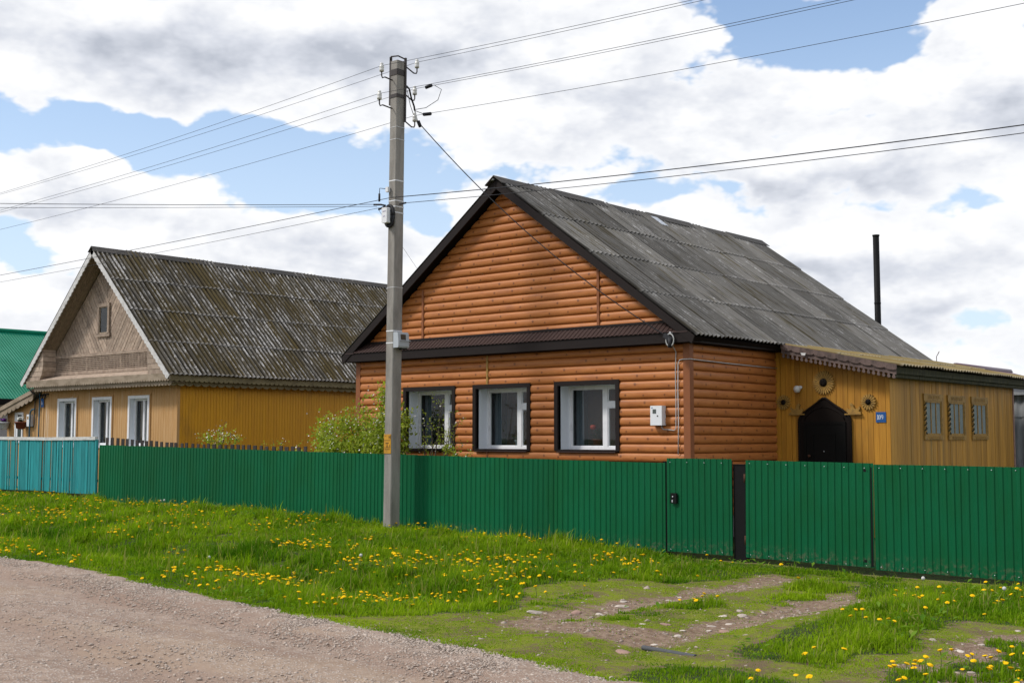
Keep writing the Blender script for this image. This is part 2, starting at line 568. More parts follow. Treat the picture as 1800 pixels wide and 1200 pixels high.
def mat_ground():
    m, g = newmat('ground')
    t = g.n('ShaderNodeVertexColor', layer_name='tint').outputs[0]
    s = g.n('ShaderNodeSeparateColor', {0: t})          # r grass, g moss, b bare
    p = pos(g)
    n1 = g.noise(p, 2.2, 6.0, 0.65)
    n2 = g.noise(p, 11.0, 6.0, 0.65)
    n3 = g.noise(p, 60.0, 4.0, 0.7)
    grass = g.mix(g.maprange(n2, 0.35, 0.65), (0.030, 0.034, 0.012), (0.05, 0.085, 0.014))
    earth = g.mix(g.maprange(n2, 0.35, 0.65), (0.17, 0.110, 0.072), (0.29, 0.205, 0.145))
    earth = g.mix(g.maprange(n3, 0.56, 0.7), earth, (0.40, 0.34, 0.29))
    earth = g.mix(g.maprange(n1, 0.56, 0.7, 0, 0.5), earth, (0.12, 0.085, 0.06))
    moss = g.mix(g.maprange(g.math('MULTIPLY_ADD', n1, 0.7, g.math('MULTIPLY', n2, 0.45)), 0.48, 0.64), (0.150, 0.110, 0.060), (0.175, 0.205, 0.014))
    moss = g.mix(g.maprange(n3, 0.5, 0.72), moss, (0.16, 0.12, 0.075))
    wm = g.maprange(g.math('MULTIPLY_ADD', g.math('SUBTRACT', n2, 0.5), 1.1, s.outputs[1]), 0.36, 0.62)
    wg = g.maprange(g.math('MULTIPLY_ADD', g.math('SUBTRACT', n2, 0.5), 0.8, s.outputs[0]), 0.4, 0.62)
    col = g.mix(wm, earth, moss)
    col = g.mix(wg, col, grass)
    far = g.n('ShaderNodeVectorMath', {0: p}, operation='LENGTH').outputs['Value']
    col = g.mix(g.maprange(far, 50.0, 90.0), col, (0.06, 0.10, 0.02))
    finish(g, col, 0.95, g.math('MULTIPLY_ADD', n3, 0.5, n2), 0.9, 0.03, 0.15)


def mat_road():
    m, g = newmat('gravel_road')
    p = pos(g)
    n1 = g.noise(g.vmath('MULTIPLY', p, (0.28, 1.6, 1)), 1.0, 5.0, 0.6)
    n2 = g.noise(p, 7.0, 6.0, 0.65)
    n3 = g.noise(p, 55.0, 5.0, 0.7)
    vor = g.n('ShaderNodeTexVoronoi', {'Vector': p, 'Scale': 38.0})
    vc = g.n('ShaderNodeSeparateColor', {0: vor.outputs['Color']}).outputs[0]
    col = g.mix(g.maprange(n2, 0.3, 0.7), (0.235, 0.168, 0.128), (0.36, 0.272, 0.215))
    col = g.mix(g.maprange(n1, 0.5, 0.66, 0, 0.75), col, (0.225, 0.150, 0.110))
    col = g.mix(g.maprange(g.noise(g.vmath('MULTIPLY', p, (1, 2.4, 1)), 0.9, 4.0), 0.66, 0.74, 0, 0.55), col, (0.44, 0.315, 0.185))
    tn = g.n('ShaderNodeSeparateColor', {0: g.n('ShaderNodeVertexColor', layer_name='tint').outputs[0]})
    rut = g.maprange(g.math('MULTIPLY_ADD', g.math('SUBTRACT', n2, 0.5), 0.8, tn.outputs[0]), 0.3, 0.75)
    col = g.mix(g.math('MULTIPLY', rut, 0.6), col, g.mix(n3, (0.23, 0.155, 0.115), (0.32, 0.225, 0.172)))
    col = g.mix(g.math('MULTIPLY', tn.outputs[1], 0.25), col, (0.42, 0.31, 0.21))
    stone = g.math('MULTIPLY', g.maprange(vc, 0.55, 0.65), g.maprange(vor.outputs['Distance'], 0.5, 0.25))
    stone = g.math('MULTIPLY', stone, g.math('MULTIPLY_ADD', rut, -0.75, 1.0))
    col = g.mix(g.math('MULTIPLY', stone, 0.9), col, g.mix(g.maprange(n3, 0.4, 0.6), (0.50, 0.42, 0.37), (0.62, 0.56, 0.50)))
    col = g.mix(g.maprange(n3, 0.58, 0.68, 0, 0.75), col, (0.13, 0.095, 0.075))
    h = g.math('MULTIPLY_ADD', stone, 0.6, g.math('MULTIPLY_ADD', n3, 0.6, n2))
    finish(g, col, 0.93, h, 0.8, 0.018, 0.2)


def mat_tinted(name, c1, c2, rough=0.8, scale=24.0, spec=0.3):
    m, g = newmat(name)
    t = g.n('ShaderNodeVertexColor', layer_name='tint').outputs[0]
    s = g.n('ShaderNodeSeparateColor', {0: t})
    nz = g.noise(pos(g), scale, 5.0, 0.6)
    col = g.mix(s.outputs[0], c1, c2)
    col = g.mix(g.math('MULTIPLY', nz, 0.5), col, g.mix(1.0, col, (0.5, 0.5, 0.5), 'MULTIPLY'))
    finish(g, col, rough, nz, 0.4, 0.01, spec)


def mat_green_sheet():
    m, g = newmat('green_sheet')
    info = g.n('ShaderNodeObjectInfo').outputs['Random']
    p0 = g.n('ShaderNodeTexCoord').outputs['Object']
    ly = g.n('ShaderNodeSeparateXYZ', {0: p0}).outputs[1]
    p = pos(g)
    n1 = g.noise(g.vmath('MULTIPLY', p, (1.2, 1.2, 0.5)), 1.3, 5.0, 0.6)
    n2 = g.noise(g.vmath('MULTIPLY', p, (9, 9, 0.6)), 2.0, 5.0, 0.6)
    n3 = g.noise(p, 16.0, 6.0, 0.7)
    col = g.mix(g.maprange(n1, 0.35, 0.7), (0.001, 0.098, 0.037), (0.002, 0.083, 0.026))
    col = g.mix(g.maprange(n2, 0.55, 0.8, 0, 0.35), col, (0.012, 0.125, 0.060))
    k = g.math('MULTIPLY_ADD', info, 0.26, 0.87)
    col = g.mix(1.0, col, g.n('ShaderNodeCombineColor', {0: k, 1: k, 2: k}).outputs[0], 'MULTIPLY')
    # dried mud flicked up from the ground
    mud = g.math('MULTIPLY', g.maprange(ly, 0.30, 0.0), g.maprange(n3, 0.48, 0.66))
    col = g.mix(g.math('MULTIPLY', mud, 0.55), col, (0.16, 0.12, 0.085))
    # a few scuffs down to bare zinc
    col = g.mix(g.maprange(g.noise(g.vmath('MULTIPLY', p, (3, 3, 9)), 3.0, 3.0), 0.765, 0.785, 0, 0.6), col, (0.10, 0.28, 0.20))
    finish(g, col, 0.5, n1, 0.10, 0.02, 0.14)


mat_logs()
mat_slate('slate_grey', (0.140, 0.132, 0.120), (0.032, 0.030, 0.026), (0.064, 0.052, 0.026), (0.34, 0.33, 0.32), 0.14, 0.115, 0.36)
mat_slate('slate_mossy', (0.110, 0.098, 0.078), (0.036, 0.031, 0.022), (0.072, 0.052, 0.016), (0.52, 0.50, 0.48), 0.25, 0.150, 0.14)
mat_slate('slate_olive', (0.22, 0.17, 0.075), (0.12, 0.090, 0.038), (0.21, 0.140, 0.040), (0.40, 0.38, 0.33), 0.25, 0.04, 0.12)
mat_glass()
mat_net()
mat_ground()
mat_road()
mat_tinted('gravel_stone', (0.23, 0.165, 0.125), (0.54, 0.45, 0.38))
mat_leafy('grass_blade', (0.065, 0.160, 0.005), (0.260, 0.370, 0.012), 0.42, 0.7, spec=0.06)
mat_leafy('shrub_leaf', (0.16, 0.23, 0.018), (0.42, 0.46, 0.07), 0.4, 0.6, spec=0.15)
mat_leafy('weed_leaf', (0.06, 0.15, 0.010), (0.17, 0.28, 0.03), 0.35, 0.7, spec=0.06)
plain('log_trim', (0.27, 0.095, 0.037), 0.5)
plain('dark_trim', (0.020, 0.0145, 0.0135), 0.55, 0.12)
plain('dark_soffit', (0.010, 0.007, 0.0065), 0.7, 0.08)
plain('brown_sheet', (0.052, 0.031, 0.027), 0.5, 0.2)
worn('fibre_concrete', (0.30, 0.29, 0.27), (0.22, 0.21, 0.20), (1, 1, 1), 4, rough=0.9)
worn('ochre_front', (0.48, 0.225, 0.022), (0.37, 0.160, 0.013), (8, 8, 0.5), 2.0, 0.35, 0.7, 0.55, (0.20, 0.12, 0.025), (1.5, 1.5, 0.5), 1.2, 0.56, 0.78, 0.3, rnd=0.2)
worn('ochre_side', (0.50, 0.25, 0.036), (0.36, 0.180, 0.028), (8, 8, 0.4), 2.0, 0.35, 0.68, 0.6, (0.26, 0.170, 0.052), (5, 5, 0.35), 0.9, 0.52, 0.74, 0.4, rnd=0.2)
worn('ochre_carved', (0.37, 0.21, 0.045), (0.22, 0.13, 0.035), (3, 3, 3), 5.0, 0.4, 0.7, 0.6, rnd=0.05)
worn('carved_brown', (0.145, 0.098, 0.085), (0.075, 0.052, 0.045), (2, 2, 1), 5.0, 0.35, 0.65, 0.7, (0.33, 0.30, 0.27), (1, 1, 1), 6.0, 0.68, 0.76)
worn('mossy_board', (0.040, 0.040, 0.022), (0.085, 0.080, 0.040), (1, 3, 1), 5.0, 0.4, 0.7, 0.85)
plain('door_black', (0.0055, 0.0055, 0.005), 0.5, 0.12, var=0.3)
plain('door_arch', (0.010, 0.0065, 0.005), 0.6, 0.12)
worn('white_paint', (0.80, 0.80, 0.81), (0.66, 0.66, 0.67), (2, 2, 1), 6.0, 0.45, 0.75, 0.5)
plain('jamb_white', (0.78, 0.83, 0.88), 0.55, var=0.1)
plain('room_dark', (0.018, 0.017, 0.016), 0.9, 0.1)
plain('curtain_cloth', (0.22, 0.25, 0.28), 0.9, 0.1, var=0.15)
mat_green_sheet()
plain('black_metal', (0.008, 0.008, 0.0085), 0.6, 0.12)
plain('rusty_metal', (0.09, 0.035, 0.018), 0.8, 0.3, var=0.4)
plain('galvanised', (0.62, 0.64, 0.66), 0.35, 0.5, 0.6, 0.15)
worn('concrete', (0.32, 0.30, 0.272), (0.22, 0.205, 0.185), (1.5, 1.5, 0.35), 4.0, 0.35, 0.7, 0.92, (0.20, 0.18, 0.16), (3, 3, 0.3), 1.2, 0.58, 0.75, 0.7, 0.012, 0.2)
plain('steel_dark', (0.052, 0.043, 0.040), 0.6, 0.4, 0.2)
plain('porcelain', (0.68, 0.67, 0.64), 0.25, 0.6, var=0.15)
plain('wire_black', (0.030, 0.030, 0.034), 0.6, 0.2)
plain('cable_white', (0.46, 0.46, 0.45), 0.6)
plain('box_grey', (0.42, 0.45, 0.48), 0.45, var=0.1)
plain('box_white', (0.72, 0.73, 0.75), 0.4, var=0.08)
plain('meter_glass', (0.045, 0.06, 0.055), 0.12, 0.8, var=0.1)
worn('sign_orange', (0.55, 0.27, 0.018), (0.42, 0.20, 0.02), (1, 1, 1), 9, rough=0.6)
plain('ink', (0.03, 0.025, 0.02), 0.7)
plain('sign_blue', (0.022, 0.098, 0.30), 0.35)
plain('letter_white', (0.78, 0.80, 0.82), 0.5, var=0.05)
plain('print_violet', (0.30, 0.27, 0.42), 0.6)
worn('turquoise', (0.012, 0.27, 0.285), (0.008, 0.19, 0.20), (8, 8, 0.6), 2.2, 0.4, 0.7, 0.65, (0.22, 0.155, 0.11), (14, 14, 0.7), 1.4, 0.80, 0.84, 0.3, rnd=0.2)
worn('rail_white', (0.62, 0.62, 0.60), (0.44, 0.43, 0.41), (1, 1, 4), 4, rough=0.7)
worn('black_picket', (0.030, 0.025, 0.023), (0.055, 0.046, 0.042), (4, 4, 0.7), 4, rough=0.85, rnd=0.2)
worn('grey_wood', (0.42, 0.325, 0.25), (0.29, 0.215, 0.165), (3, 3, 3), 2.4, 0.35, 0.7, 0.85, (0.20, 0.155, 0.12), (2, 2, 1), 1.6, 0.58, 0.76, 0.4, rnd=0.24)
worn('soffit_wood', (0.27, 0.205, 0.14), (0.20, 0.15, 0.10), (3, 1, 3), 2.4, 0.35, 0.7, 0.85, rnd=0.1)
worn('frieze_wood', (0.34, 0.27, 0.20), (0.22, 0.17, 0.115), (1, 1, 2), 3, 0.35, 0.7, 0.85, rnd=0.1)
worn('eave_wood', (0.25, 0.205, 0.11), (0.15, 0.12, 0.065), (1, 1, 3), 3, 0.35, 0.7, 0.85)
worn('barge_white', (0.62, 0.61, 0.60), (0.42, 0.40, 0.38), (2, 2, 2), 3, 0.4, 0.75, 0.75)
worn('ridge_dark', (0.050, 0.045, 0.040), (0.085, 0.075, 0.066), (1, 0.3, 1), 5, rough=0.8)
worn('facade_buff', (0.53, 0.315, 0.135), (0.46, 0.25, 0.085), (7, 7, 0.5), 2.0, 0.35, 0.7, 0.75, (0.60, 0.48, 0.35), (6, 6, 0.5), 1.1, 0.58, 0.72, 0.3)
worn('wall_ochre', (0.68, 0.32, 0.011), (0.60, 0.27, 0.010), (7, 7, 0.4), 1.6, 0.35, 0.7, 0.5, (0.36, 0.17, 0.02), (1, 1, 0.5), 0.7, 0.5, 0.75, 0.2)
worn('green_roof', (0.002, 0.20, 0.115), (0.002, 0.17, 0.092), (1, 1, 1), 1.0, rough=0.5, bstr=0.05, spec=0.15)
plain('wall_pale', (0.55, 0.55, 0.56), 0.85, var=0.12, scale=3.0)
plain('purple_roof', (0.17, 0.10, 0.125), 0.45, 0.5, var=0.15)
worn('shed_grey', (0.31, 0.32, 0.33), (0.20, 0.205, 0.21), (3, 3, 0.4), 2.0, 0.35, 0.7, 0.85)
worn('bark', (0.10, 0.075, 0.055), (0.055, 0.042, 0.032), (2, 2, 1), 14, rough=0.9)
plain('blossom', (0.72, 0.70, 0.62), 0.7, 0.2, var=0.15)
plain('dandelion_yellow', (0.85, 0.50, 0.004), 0.8, 0.1, var=0.12, scale=60)
plain('dandelion_stem', (0.14, 0.20, 0.05), 0.6, 0.3)
plain('seed_white', (0.62, 0.62, 0.58), 0.9, 0.1)
worn('limestone', (0.56, 0.49, 0.42), (0.38, 0.31, 0.26), (1, 1, 1), 9, 0.35, 0.7, 0.9, rnd=0.2)
worn('pink_stone', (0.36, 0.225, 0.175), (0.26, 0.165, 0.135), (1, 1, 1), 9, 0.35, 0.7, 0.9, rnd=0.15)
plain('pipe_grey', (0.085, 0.088, 0.095), 0.7)
plain('pot_terracotta', (0.20, 0.055, 0.03), 0.6)
plain('pot_white', (0.60, 0.62, 0.64), 0.5)
plain('petal_violet', (0.12, 0.015, 0.20), 0.7)
plain('petal_white', (0.75, 0.75, 0.70), 0.7)
plain('ornament_red', (0.55, 0.075, 0.05), 0.5)
plain('pipe_blue', (0.045, 0.13, 0.20), 0.5)
plain('lamp_glass', (0.60, 0.58, 0.55), 0.3, 0.5, var=0.08)
plain('plant_dark', (0.03, 0.06, 0.015), 0.6)

# ------------------------------------------------------------------ terrain
EDGE = np.array([(-400, 12), (-60, 10.6), (-40, 10.2), (-19.5, 9.82), (-17.2, 9.72), (-14.55, 9.32), (-12.15, 8.95), (-10.25, 8.73),
                 (-8.8, 8.53), (-7.5, 8.35), (-6.4, 8.16), (-5.7, 8.0), (-3, 7.7), (20, 7.4), (400, 7.4)])


def edge_y(x):
    return np.interp(x, EDGE[:, 0], EDGE[:, 1])


def smooth(a, b, x):
    t = np.clip((x - a) / (b - a), 0, 1)
    return t * t * (3 - 2 * t)


def vnoise(x, y, f, seed=0):
    """cheap value noise, numpy"""
    x = np.asarray(x, float) * f
    y = np.asarray(y, float) * f
    xi, yi = np.floor(x), np.floor(y)
    xf, yf = x - xi, y - yi
    u, v = xf * xf * (3 - 2 * xf), yf * yf * (3 - 2 * yf)

    def h(a, b):
        s = np.sin(a * 127.1 + b * 311.7 + seed * 74.7) * 43758.5453
        return s - np.floor(s)
    return (h(xi, yi) * (1 - u) + h(xi + 1, yi) * u) * (1 - v) + (h(xi, yi + 1) * (1 - u) + h(xi + 1, yi + 1) * u) * v


def fbm(x, y, f, seed=0):
    return 0.5 * vnoise(x, y, f, seed) + 0.3 * vnoise(x, y, f * 2.1, seed + 1) + 0.2 * vnoise(x, y, f * 4.3, seed + 2)


def ground_z(x, y):
    x, y = np.asarray(x, float), np.asarray(y, float)
    e = edge_y(x)
    zf = np.clip((-11.5 - x) * 0.0155, 0, 0.40)
    z = zf * smooth(e + 1.5, 16.0, y)
    left = smooth(-9.2, -11.5, x)
    z = z - 0.17 * left * np.exp(-((y - e - 2.0) / 0.7) ** 2)
    z = z + 0.10 * left * np.exp(-((y - e - 3.6) / 1.1) ** 2)
    z = z + 0.20 * np.exp(-(((x + 21.8) / 3.0) ** 2 + ((y - 15.8) / 1.2) ** 2))
    z = z + 0.06 * np.exp(-(((x + 5.2) / 1.2) ** 2 + ((y - 12.2) / 2.2) ** 2))
    near = (y > e) & (y < 17.2)
    z = z + np.where(near, 0.09 * (fbm(x, y, 0.8, 3) - 0.5) * smooth(0, 0.8, y - e) * smooth(17.2, 16.0, y), 0)
    drive = smooth(8.2, 9.2, y) * smooth(17.3, 16.0, y)
    for cx in (-8.3, -6.62):
        z = z - 0.045 * drive * np.exp(-((x - cx) / 0.28) ** 2)
    z = z - 0.075 * smooth(15.3, 16.8, y) * smooth(18.5, 17.6, y) * smooth(-11.9, -11.2, x) * smooth(-4.0, -5.2, x)
    z = z - 0.05 * smooth(16.0, 17.0, y) * smooth(18.5, 17.6, y) * smooth(-9.5, -8.0, x) * smooth(-4.0, -5.2, x)
    return z


def in_poly(px, py, poly):
    r = np.zeros(np.shape(px), bool)
    j = len(poly) - 1
    for i in range(len(poly)):
        xi, yi = poly[i]
        xj, yj = poly[j]
        c = ((yi > py) != (yj > py)) & (px < (xj - xi) * (py - yi) / (yj - yi + 1e-9) + xi)
        r ^= c
        j = i
    return r


PB = [(-7.3, 15.9), (-6.6, 16.5), (-5.0, 16.9), (-3.0, 17.3), (6.0, 17.3), (6.0, 13.97), (-4.75, 12.51), (-4.64, 11.24), (-4.51, 10.19), (-4.62, 9.5), (-5.40, 9.3), (-5.85, 9.75), (-5.9, 11.06), (-6.15, 13.28)]
PC = [(-5.75, 7.9), (-5.8, 8.65), (-5.23, 8.95), (-4.45, 8.75), (-4.6, 7.9)]
PA = [(-60, 17.3), (-60, 9.2), (-19.5, 9.1), (-12, 8.3), (-10.6, 8.45), (-9.6, 9.35), (-8.95, 10.2), (-10.0, 12.2), (-9.9, 13.6), (-9.0, 13.75), (-8.75, 15.2), (-8.2, 16.6), (-7.2, 16.7), (-7.2, 17.3)]
PBARE = [(-4.7, 7.6), (-4.15, 9.1), (-4.2, 10.1), (-4.25, 11.2), (-4.2, 11.9), (-3.7, 12.6), (-1.0, 12.4), (4, 11), (4, 7.0)]


def zones(x, y):
    """grass, moss, bare amounts at ground points"""
    jx = x + 0.55 * (fbm(x, y, 1.6, 20) - 0.5) + 0.25 * (vnoise(x, y, 6.0, 22) - 0.5)
    jy = y + 0.55 * (fbm(x, y, 1.6, 30) - 0.5) + 0.25 * (vnoise(x, y, 6.0, 32) - 0.5)
    e = edge_y(x)
    creep = .75 * np.clip(fbm(x, x * 0, 1.2, 25) - .42, 0, 1) + .16 * (vnoise(x, x * 0, 5.0, 26) - .3)
    verge = (y > e - 0.03 - creep) & (y < 17.4)
    a = in_poly(jx, jy, PA)
    g = (a | in_poly(jx, jy, PB) | in_poly(jx, jy, PC)) & verge
    # tufts on the drive
    tuft = np.zeros_like(x, bool)
    for tx, ty, r in ((-7.45, 12.0, 0.28), (-7.75, 11.2, 0.22), (-7.1, 13.6, 0.35), (-7.4, 14.6, 0.4), (-7.9, 10.1, 0.12), (-3.2, 10.5, 0.35), (-3.9, 10.4, 0.25),
                       (-3.5, 11.3, 0.3), (-2.9, 12.0, 0.4), (-4.1, 9.6, 0.25), (-3.0, 9.5, 0.3), (-7.3, 15.8, 0.5), (-3.75, 9.7, .22), (-3.6, 10.9, .25), (-3.4, 10.0, .2), (-3.9, 11.4, .22), (-4.0, 9.2, .25), (-8.9, 10.9, .2), (-9.2, 11.8, .3), (-7.6, 10.5, .16), (-7.0, 12.9, .2)):
        tuft |= (jx - tx) ** 2 + (jy - ty) ** 2 < r * r
    g = g & ~(fbm(x, y, 1.2, 90) > .74)
    g = g | (tuft & verge)
    bare = in_poly(jx, jy, PBARE)
    for cx in (-8.3, -6.62):
        bare |= (np.abs(jx - cx) < 0.20 + 0.12 * vnoise(x, y, 0.9, 40)) & (y > 9.6) & (y < 15.6)
    bare |= (np.abs(jx + 7.6) < 0.8) & (np.abs(jy - 9.75) < 0.35)
    bare &= ~tuft
    moss = verge & ~g & ~bare
    return g.astype(float), moss.astype(float), (bare & verge).astype(float)


def build_ground():
    def axis(lo, a, b, hi, step):
        out = [lo]
        left = [a - 0.15 * (1.28 ** k) for k in range(60)]
        left = [v for v in left if v > lo][::-1]
        right = [b + 0.15 * (1.28 ** k) for k in range(60)]
        right = [v for v in right if v < hi]
        return np.array([lo] + left + list(np.arange(a, b, step)) + right + [hi])
    xs = axis(-1500, -37.5, 1.0, 1500, 0.09)
    ys = axis(-1500, 7.0, 17.6, 1500, 0.09)
    X, Y = np.meshgrid(xs, ys, indexing='ij')
    Z = ground_z(X, Y)
    e = edge_y(X)
    Z = Z - 0.05 * smooth(0.25, -0.4, Y - e)
    Z = Z + 0.012 * (vnoise(X, Y, 9.0, 5) - 0.5) * ((Y > e) & (Y < 17.4))
    g = m = b = 0
    for k in range(9):
        r = 0 if k == 0 else (.16 if k % 2 else .28)
        q = zones(X + r * math.cos(k * .785), Y + r * math.sin(k * .785))
        g, m, b = g + q[0] / 9, m + q[1] / 9, b + q[2] / 9
    outer = ((Y > 17.4) | (Y < e - 0.05)).astype(float)
    T = np.stack([np.maximum(g, outer), m, b], -1)
    nx, ny = X.shape
    idx = np.arange(nx * ny).reshape(nx, ny)
    F = np.stack([idx[:-1, :-1], idx[1:, :-1], idx[1:, 1:], idx[:-1, 1:]], -1).reshape(-1, 4)
    V = np.stack([X, Y, Z], -1).reshape(-1, 3)
    me = np_mesh('ground', V, F, MATS['ground'], T.reshape(-1, 3), smooth=True)
    link('ground', me, kind='structure', label='grassy village verge with a rutted dirt drive up to the gate', )
    # road: ragged edge that dives under the verge
    xs = np.concatenate([np.linspace(-400, -40, 40)[:-1], np.arange(-40, 3, 0.11), np.linspace(3, 300, 40)])
    ts = np.concatenate([np.linspace(0, 0.6, 9), np.linspace(0.75, 9, 56), np.linspace(9.5, 14, 10)])
    X, Tt = np.meshgrid(xs, ts, indexing='ij')
    ragged = 0.34 * (fbm(X, X * 0, 1.1, 8) - 0.5) * 2 + 0.22 * (vnoise(X, X * 0, 5.0, 9) - 0.5) * 2
    Y = edge_y(X) + 0.18 + ragged * np.exp(-Tt / 0.5) - Tt
    Z = 0.012 + 0 * X - 0.085 * smooth(0.45, 0.0, Tt) - 0.025 * np.exp(-((Tt - 1.4) / 0.35) ** 2) - 0.02 * np.exp(-((Tt - 3.0) / 0.35) ** 2)
    Z = Z + 0.022 * (fbm(X, Y, 1.3, 12) - 0.5) * smooth(0, 0.6, Tt) + 0.010 * (vnoise(X, Y, 6, 13) - 0.5)
    V = np.stack([X, Y, Z], -1).reshape(-1, 3)
    nx, ny = X.shape
    idx = np.arange(nx * ny).reshape(nx, ny)
    F = np.stack([idx[:-1, :-1], idx[:-1, 1:], idx[1:, 1:], idx[1:, :-1]], -1).reshape(-1, 4)
    wob = .35 * (fbm(X, X * 0, .25, 14) - .5) * 2
    rut = np.exp(-((Tt - 1.15 - wob) / .38) ** 2) + .8 * np.exp(-((Tt - 2.9 - wob) / .45) ** 2)
    rut = np.clip(rut * (.35 + 1.3 * fbm(X, Y, .7, 15)), 0, 1)
    sand = smooth(.62, .72, fbm(X * .6, Y * 1.6, .9, 16))
    me = np_mesh('road', V, F, MATS['gravel_road'], np.stack([rut, sand, 0 * rut], -1).reshape(-1, 3), smooth=True)
    link('road', me, kind='structure', label='packed gravel road in front of the verge')


build_ground()

# ------------------------------------------------------------------ shared pieces


def corrugated(name, w, l, pitch, amp, mat, seg=4, th=0.008, trap=False):
    """sheet lying in local xy: x across the waves (0..w), y along them (0..l), waves rise in z"""
    mb = MB()
    mb.sm = not trap
    us, zs = [], []
    if trap:
        n = max(1, round(w / pitch))
        p = w / n
        for k in range(n):
            for f, h in ((0.0, 0), (0.12, 1), (0.5, 1), (0.62, 0)):
                us.append((k + f) * p)
                zs.append(h * amp)
        us.append(w)
        zs.append(0)
    else:
        n = max(4, round(w / pitch) * seg)
        for k in range(n + 1):
            us.append(w * k / n)
            zs.append(amp * (0.5 - 0.5 * math.cos(2 * math.pi * us[-1] / pitch)))
    m = len(us)
    vs = []
    for y in (0, l):
        for u, z in zip(us, zs):
            vs.append((u, y, z))
    for y in (0, l):
        for u, z in zip(us, zs):
            vs.append((u, y, z - th))
    mb.sm = not trap
    mb.add(vs, [f for k in range(m - 1) for f in ((k, k + 1, m + k + 1, m + k), (2 * m + k, 3 * m + k, 3 * m + k + 1, 2 * m + k + 1))])
    mb.sm = False
    rim = [(k, 2 * m + k, 2 * m + k + 1, k + 1) for k in range(m - 1)] + [(m + k, m + k + 1, 3 * m + k + 1, 3 * m + k) for k in range(m - 1)]
    mb.add(vs, rim + [(0, m, 3 * m, 2 * m), (m - 1, 3 * m - 1, 4 * m - 1, 2 * m - 1)])
    return mb.mesh(name, mat, recalc=False)


def slope_frame(o, along, up):
    a, u = Vector(along).normalized(), Vector(up).normalized()
    return frame(o, a, u, a.cross(u))


def sheet_roof(roof, low, along, up, length, slope, rows, cols, mat, pitch, amp, jitter=0.012):
    """lay overlapping sheets on a roof plane, one object per sheet"""
    rng = random.Random(5)
    w, l = length / cols, slope / rows
    nw = max(1, round(w / pitch))
    pt = w / nw
    me = corrugated('roof_sheet', w + 0.0, l + 0.13, pt, amp, MATS[mat])
    F = slope_frame(low, along, up)
    for r in range(rows):
        for c in range(cols):
            tilt = Matrix.Rotation(-0.020 / l, 4, 'X')
            loc = Matrix.Translation((c * w, r * l - 0.02 + rng.uniform(-jitter, jitter), 0.034 + rng.uniform(-.004, .004) + (0.012 if c % 2 else 0)))
            place('roof_sheet', me, roof, F @ loc @ tilt)


def scallop(mb, u0, u1, z_top, z_low, step, depth, fn, d0, d1, kind='round'):
    """board with a cut lower edge; fn(u, v, d) -> world"""
    n = max(1, round((u1 - u0) / step))
    st = (u1 - u0) / n
    for k in range(n):
        a = u0 + k * st
        if kind == 'round':
            edge = [(a + st * (0.5 - 0.5 * math.cos(t)), -depth * math.sin(t)) for t in (0, .5, 1.05, 1.57, 2.1, 2.65, math.pi)]
        elif kind == 'zig':
            edge = [(a, 0), (a + st / 2, -depth), (a + st, 0)]
        else:   # drop: narrow neck and a round bulb
            edge = [(a, 0), (a + .30 * st, 0), (a + .30 * st, -.35 * depth), (a + .14 * st, -.6 * depth), (a + .28 * st, -.92 * depth), (a + .5 * st, -depth),
                    (a + .72 * st, -.92 * depth), (a + .86 * st, -.6 * depth), (a + .70 * st, -.35 * depth), (a + .70 * st, 0), (a + st, 0)]
        zt0, zt1 = (z_top(a), z_top(a + st)) if callable(z_top) else (z_top, z_top)
        zl = z_low if callable(z_low) else (lambda u: z_low)
        poly = [(a, zt0)] + [(u, zl(u) + v) for u, v in edge] + [(a + st, zt1)]
        mb.prism(poly, fn, d0, d1)
    return mb


def wavy_cloth(name, x0, x1, z0, z1, fn, mat, parent=None, waves=7, amp=0.025, **kw):
    mb = MB()
    mb.sm = True
    n = waves * 6
    for j, s in ((0, 1.0),):
        vs = []
        for k in range(n + 1):
            u = x0 + (x1 - x0) * k / n
            d = amp * math.sin(2 * math.pi * waves * k / n) + 0.3 * amp * math.sin(5.1 * k / n * waves)
            vs += [fn(u, z0, d), fn(u, z1, d * 0.6)]
        mb.add(vs, [(2 * k, 2 * k + 2, 2 * k + 3, 2 * k + 1) for k in range(n)])
    return mb.build(name, MATS[mat], parent, recalc=False, **kw)


XY = lambda Y: (lambda u, v, d: (u, Y + d, v))         # facade facing -y: d grows inwards
XS = lambda X: (lambda u, v, d: (X - d, u, v))         # side wall facing +x: d grows inwards

# ------------------------------------------------------------------ main house
HX0, HX1, HY0, HY1 = -21.19, -12.22, 19.20, 29.60
RX, RZ = -16.70, 7.27                # ridge
EX0, EX1, EZ = -21.50, -11.90, 3.745
SL = (RZ - EZ) / (EX1 - RX)          # roof pitch
RY0, RY1 = 18.90, 29.95
LOG = 0.1704
house = empty('log_clad_house', (RX, HY0, 0), 'house clad in orange-brown log siding with dark brown gable edges and a grey corrugated roof', 'house')


def log_profile(z0, h=LOG, bulge=0.064, n=7):
    pts = []
    for k in range(n + 1):
        t = math.pi * k / n
        pts.append((bulge * max(0.0, math.sin(t ** 0.88 * math.pi ** 0.12)) ** 0.62, z0 + h * (1 - math.cos(t)) / 2))
    return pts


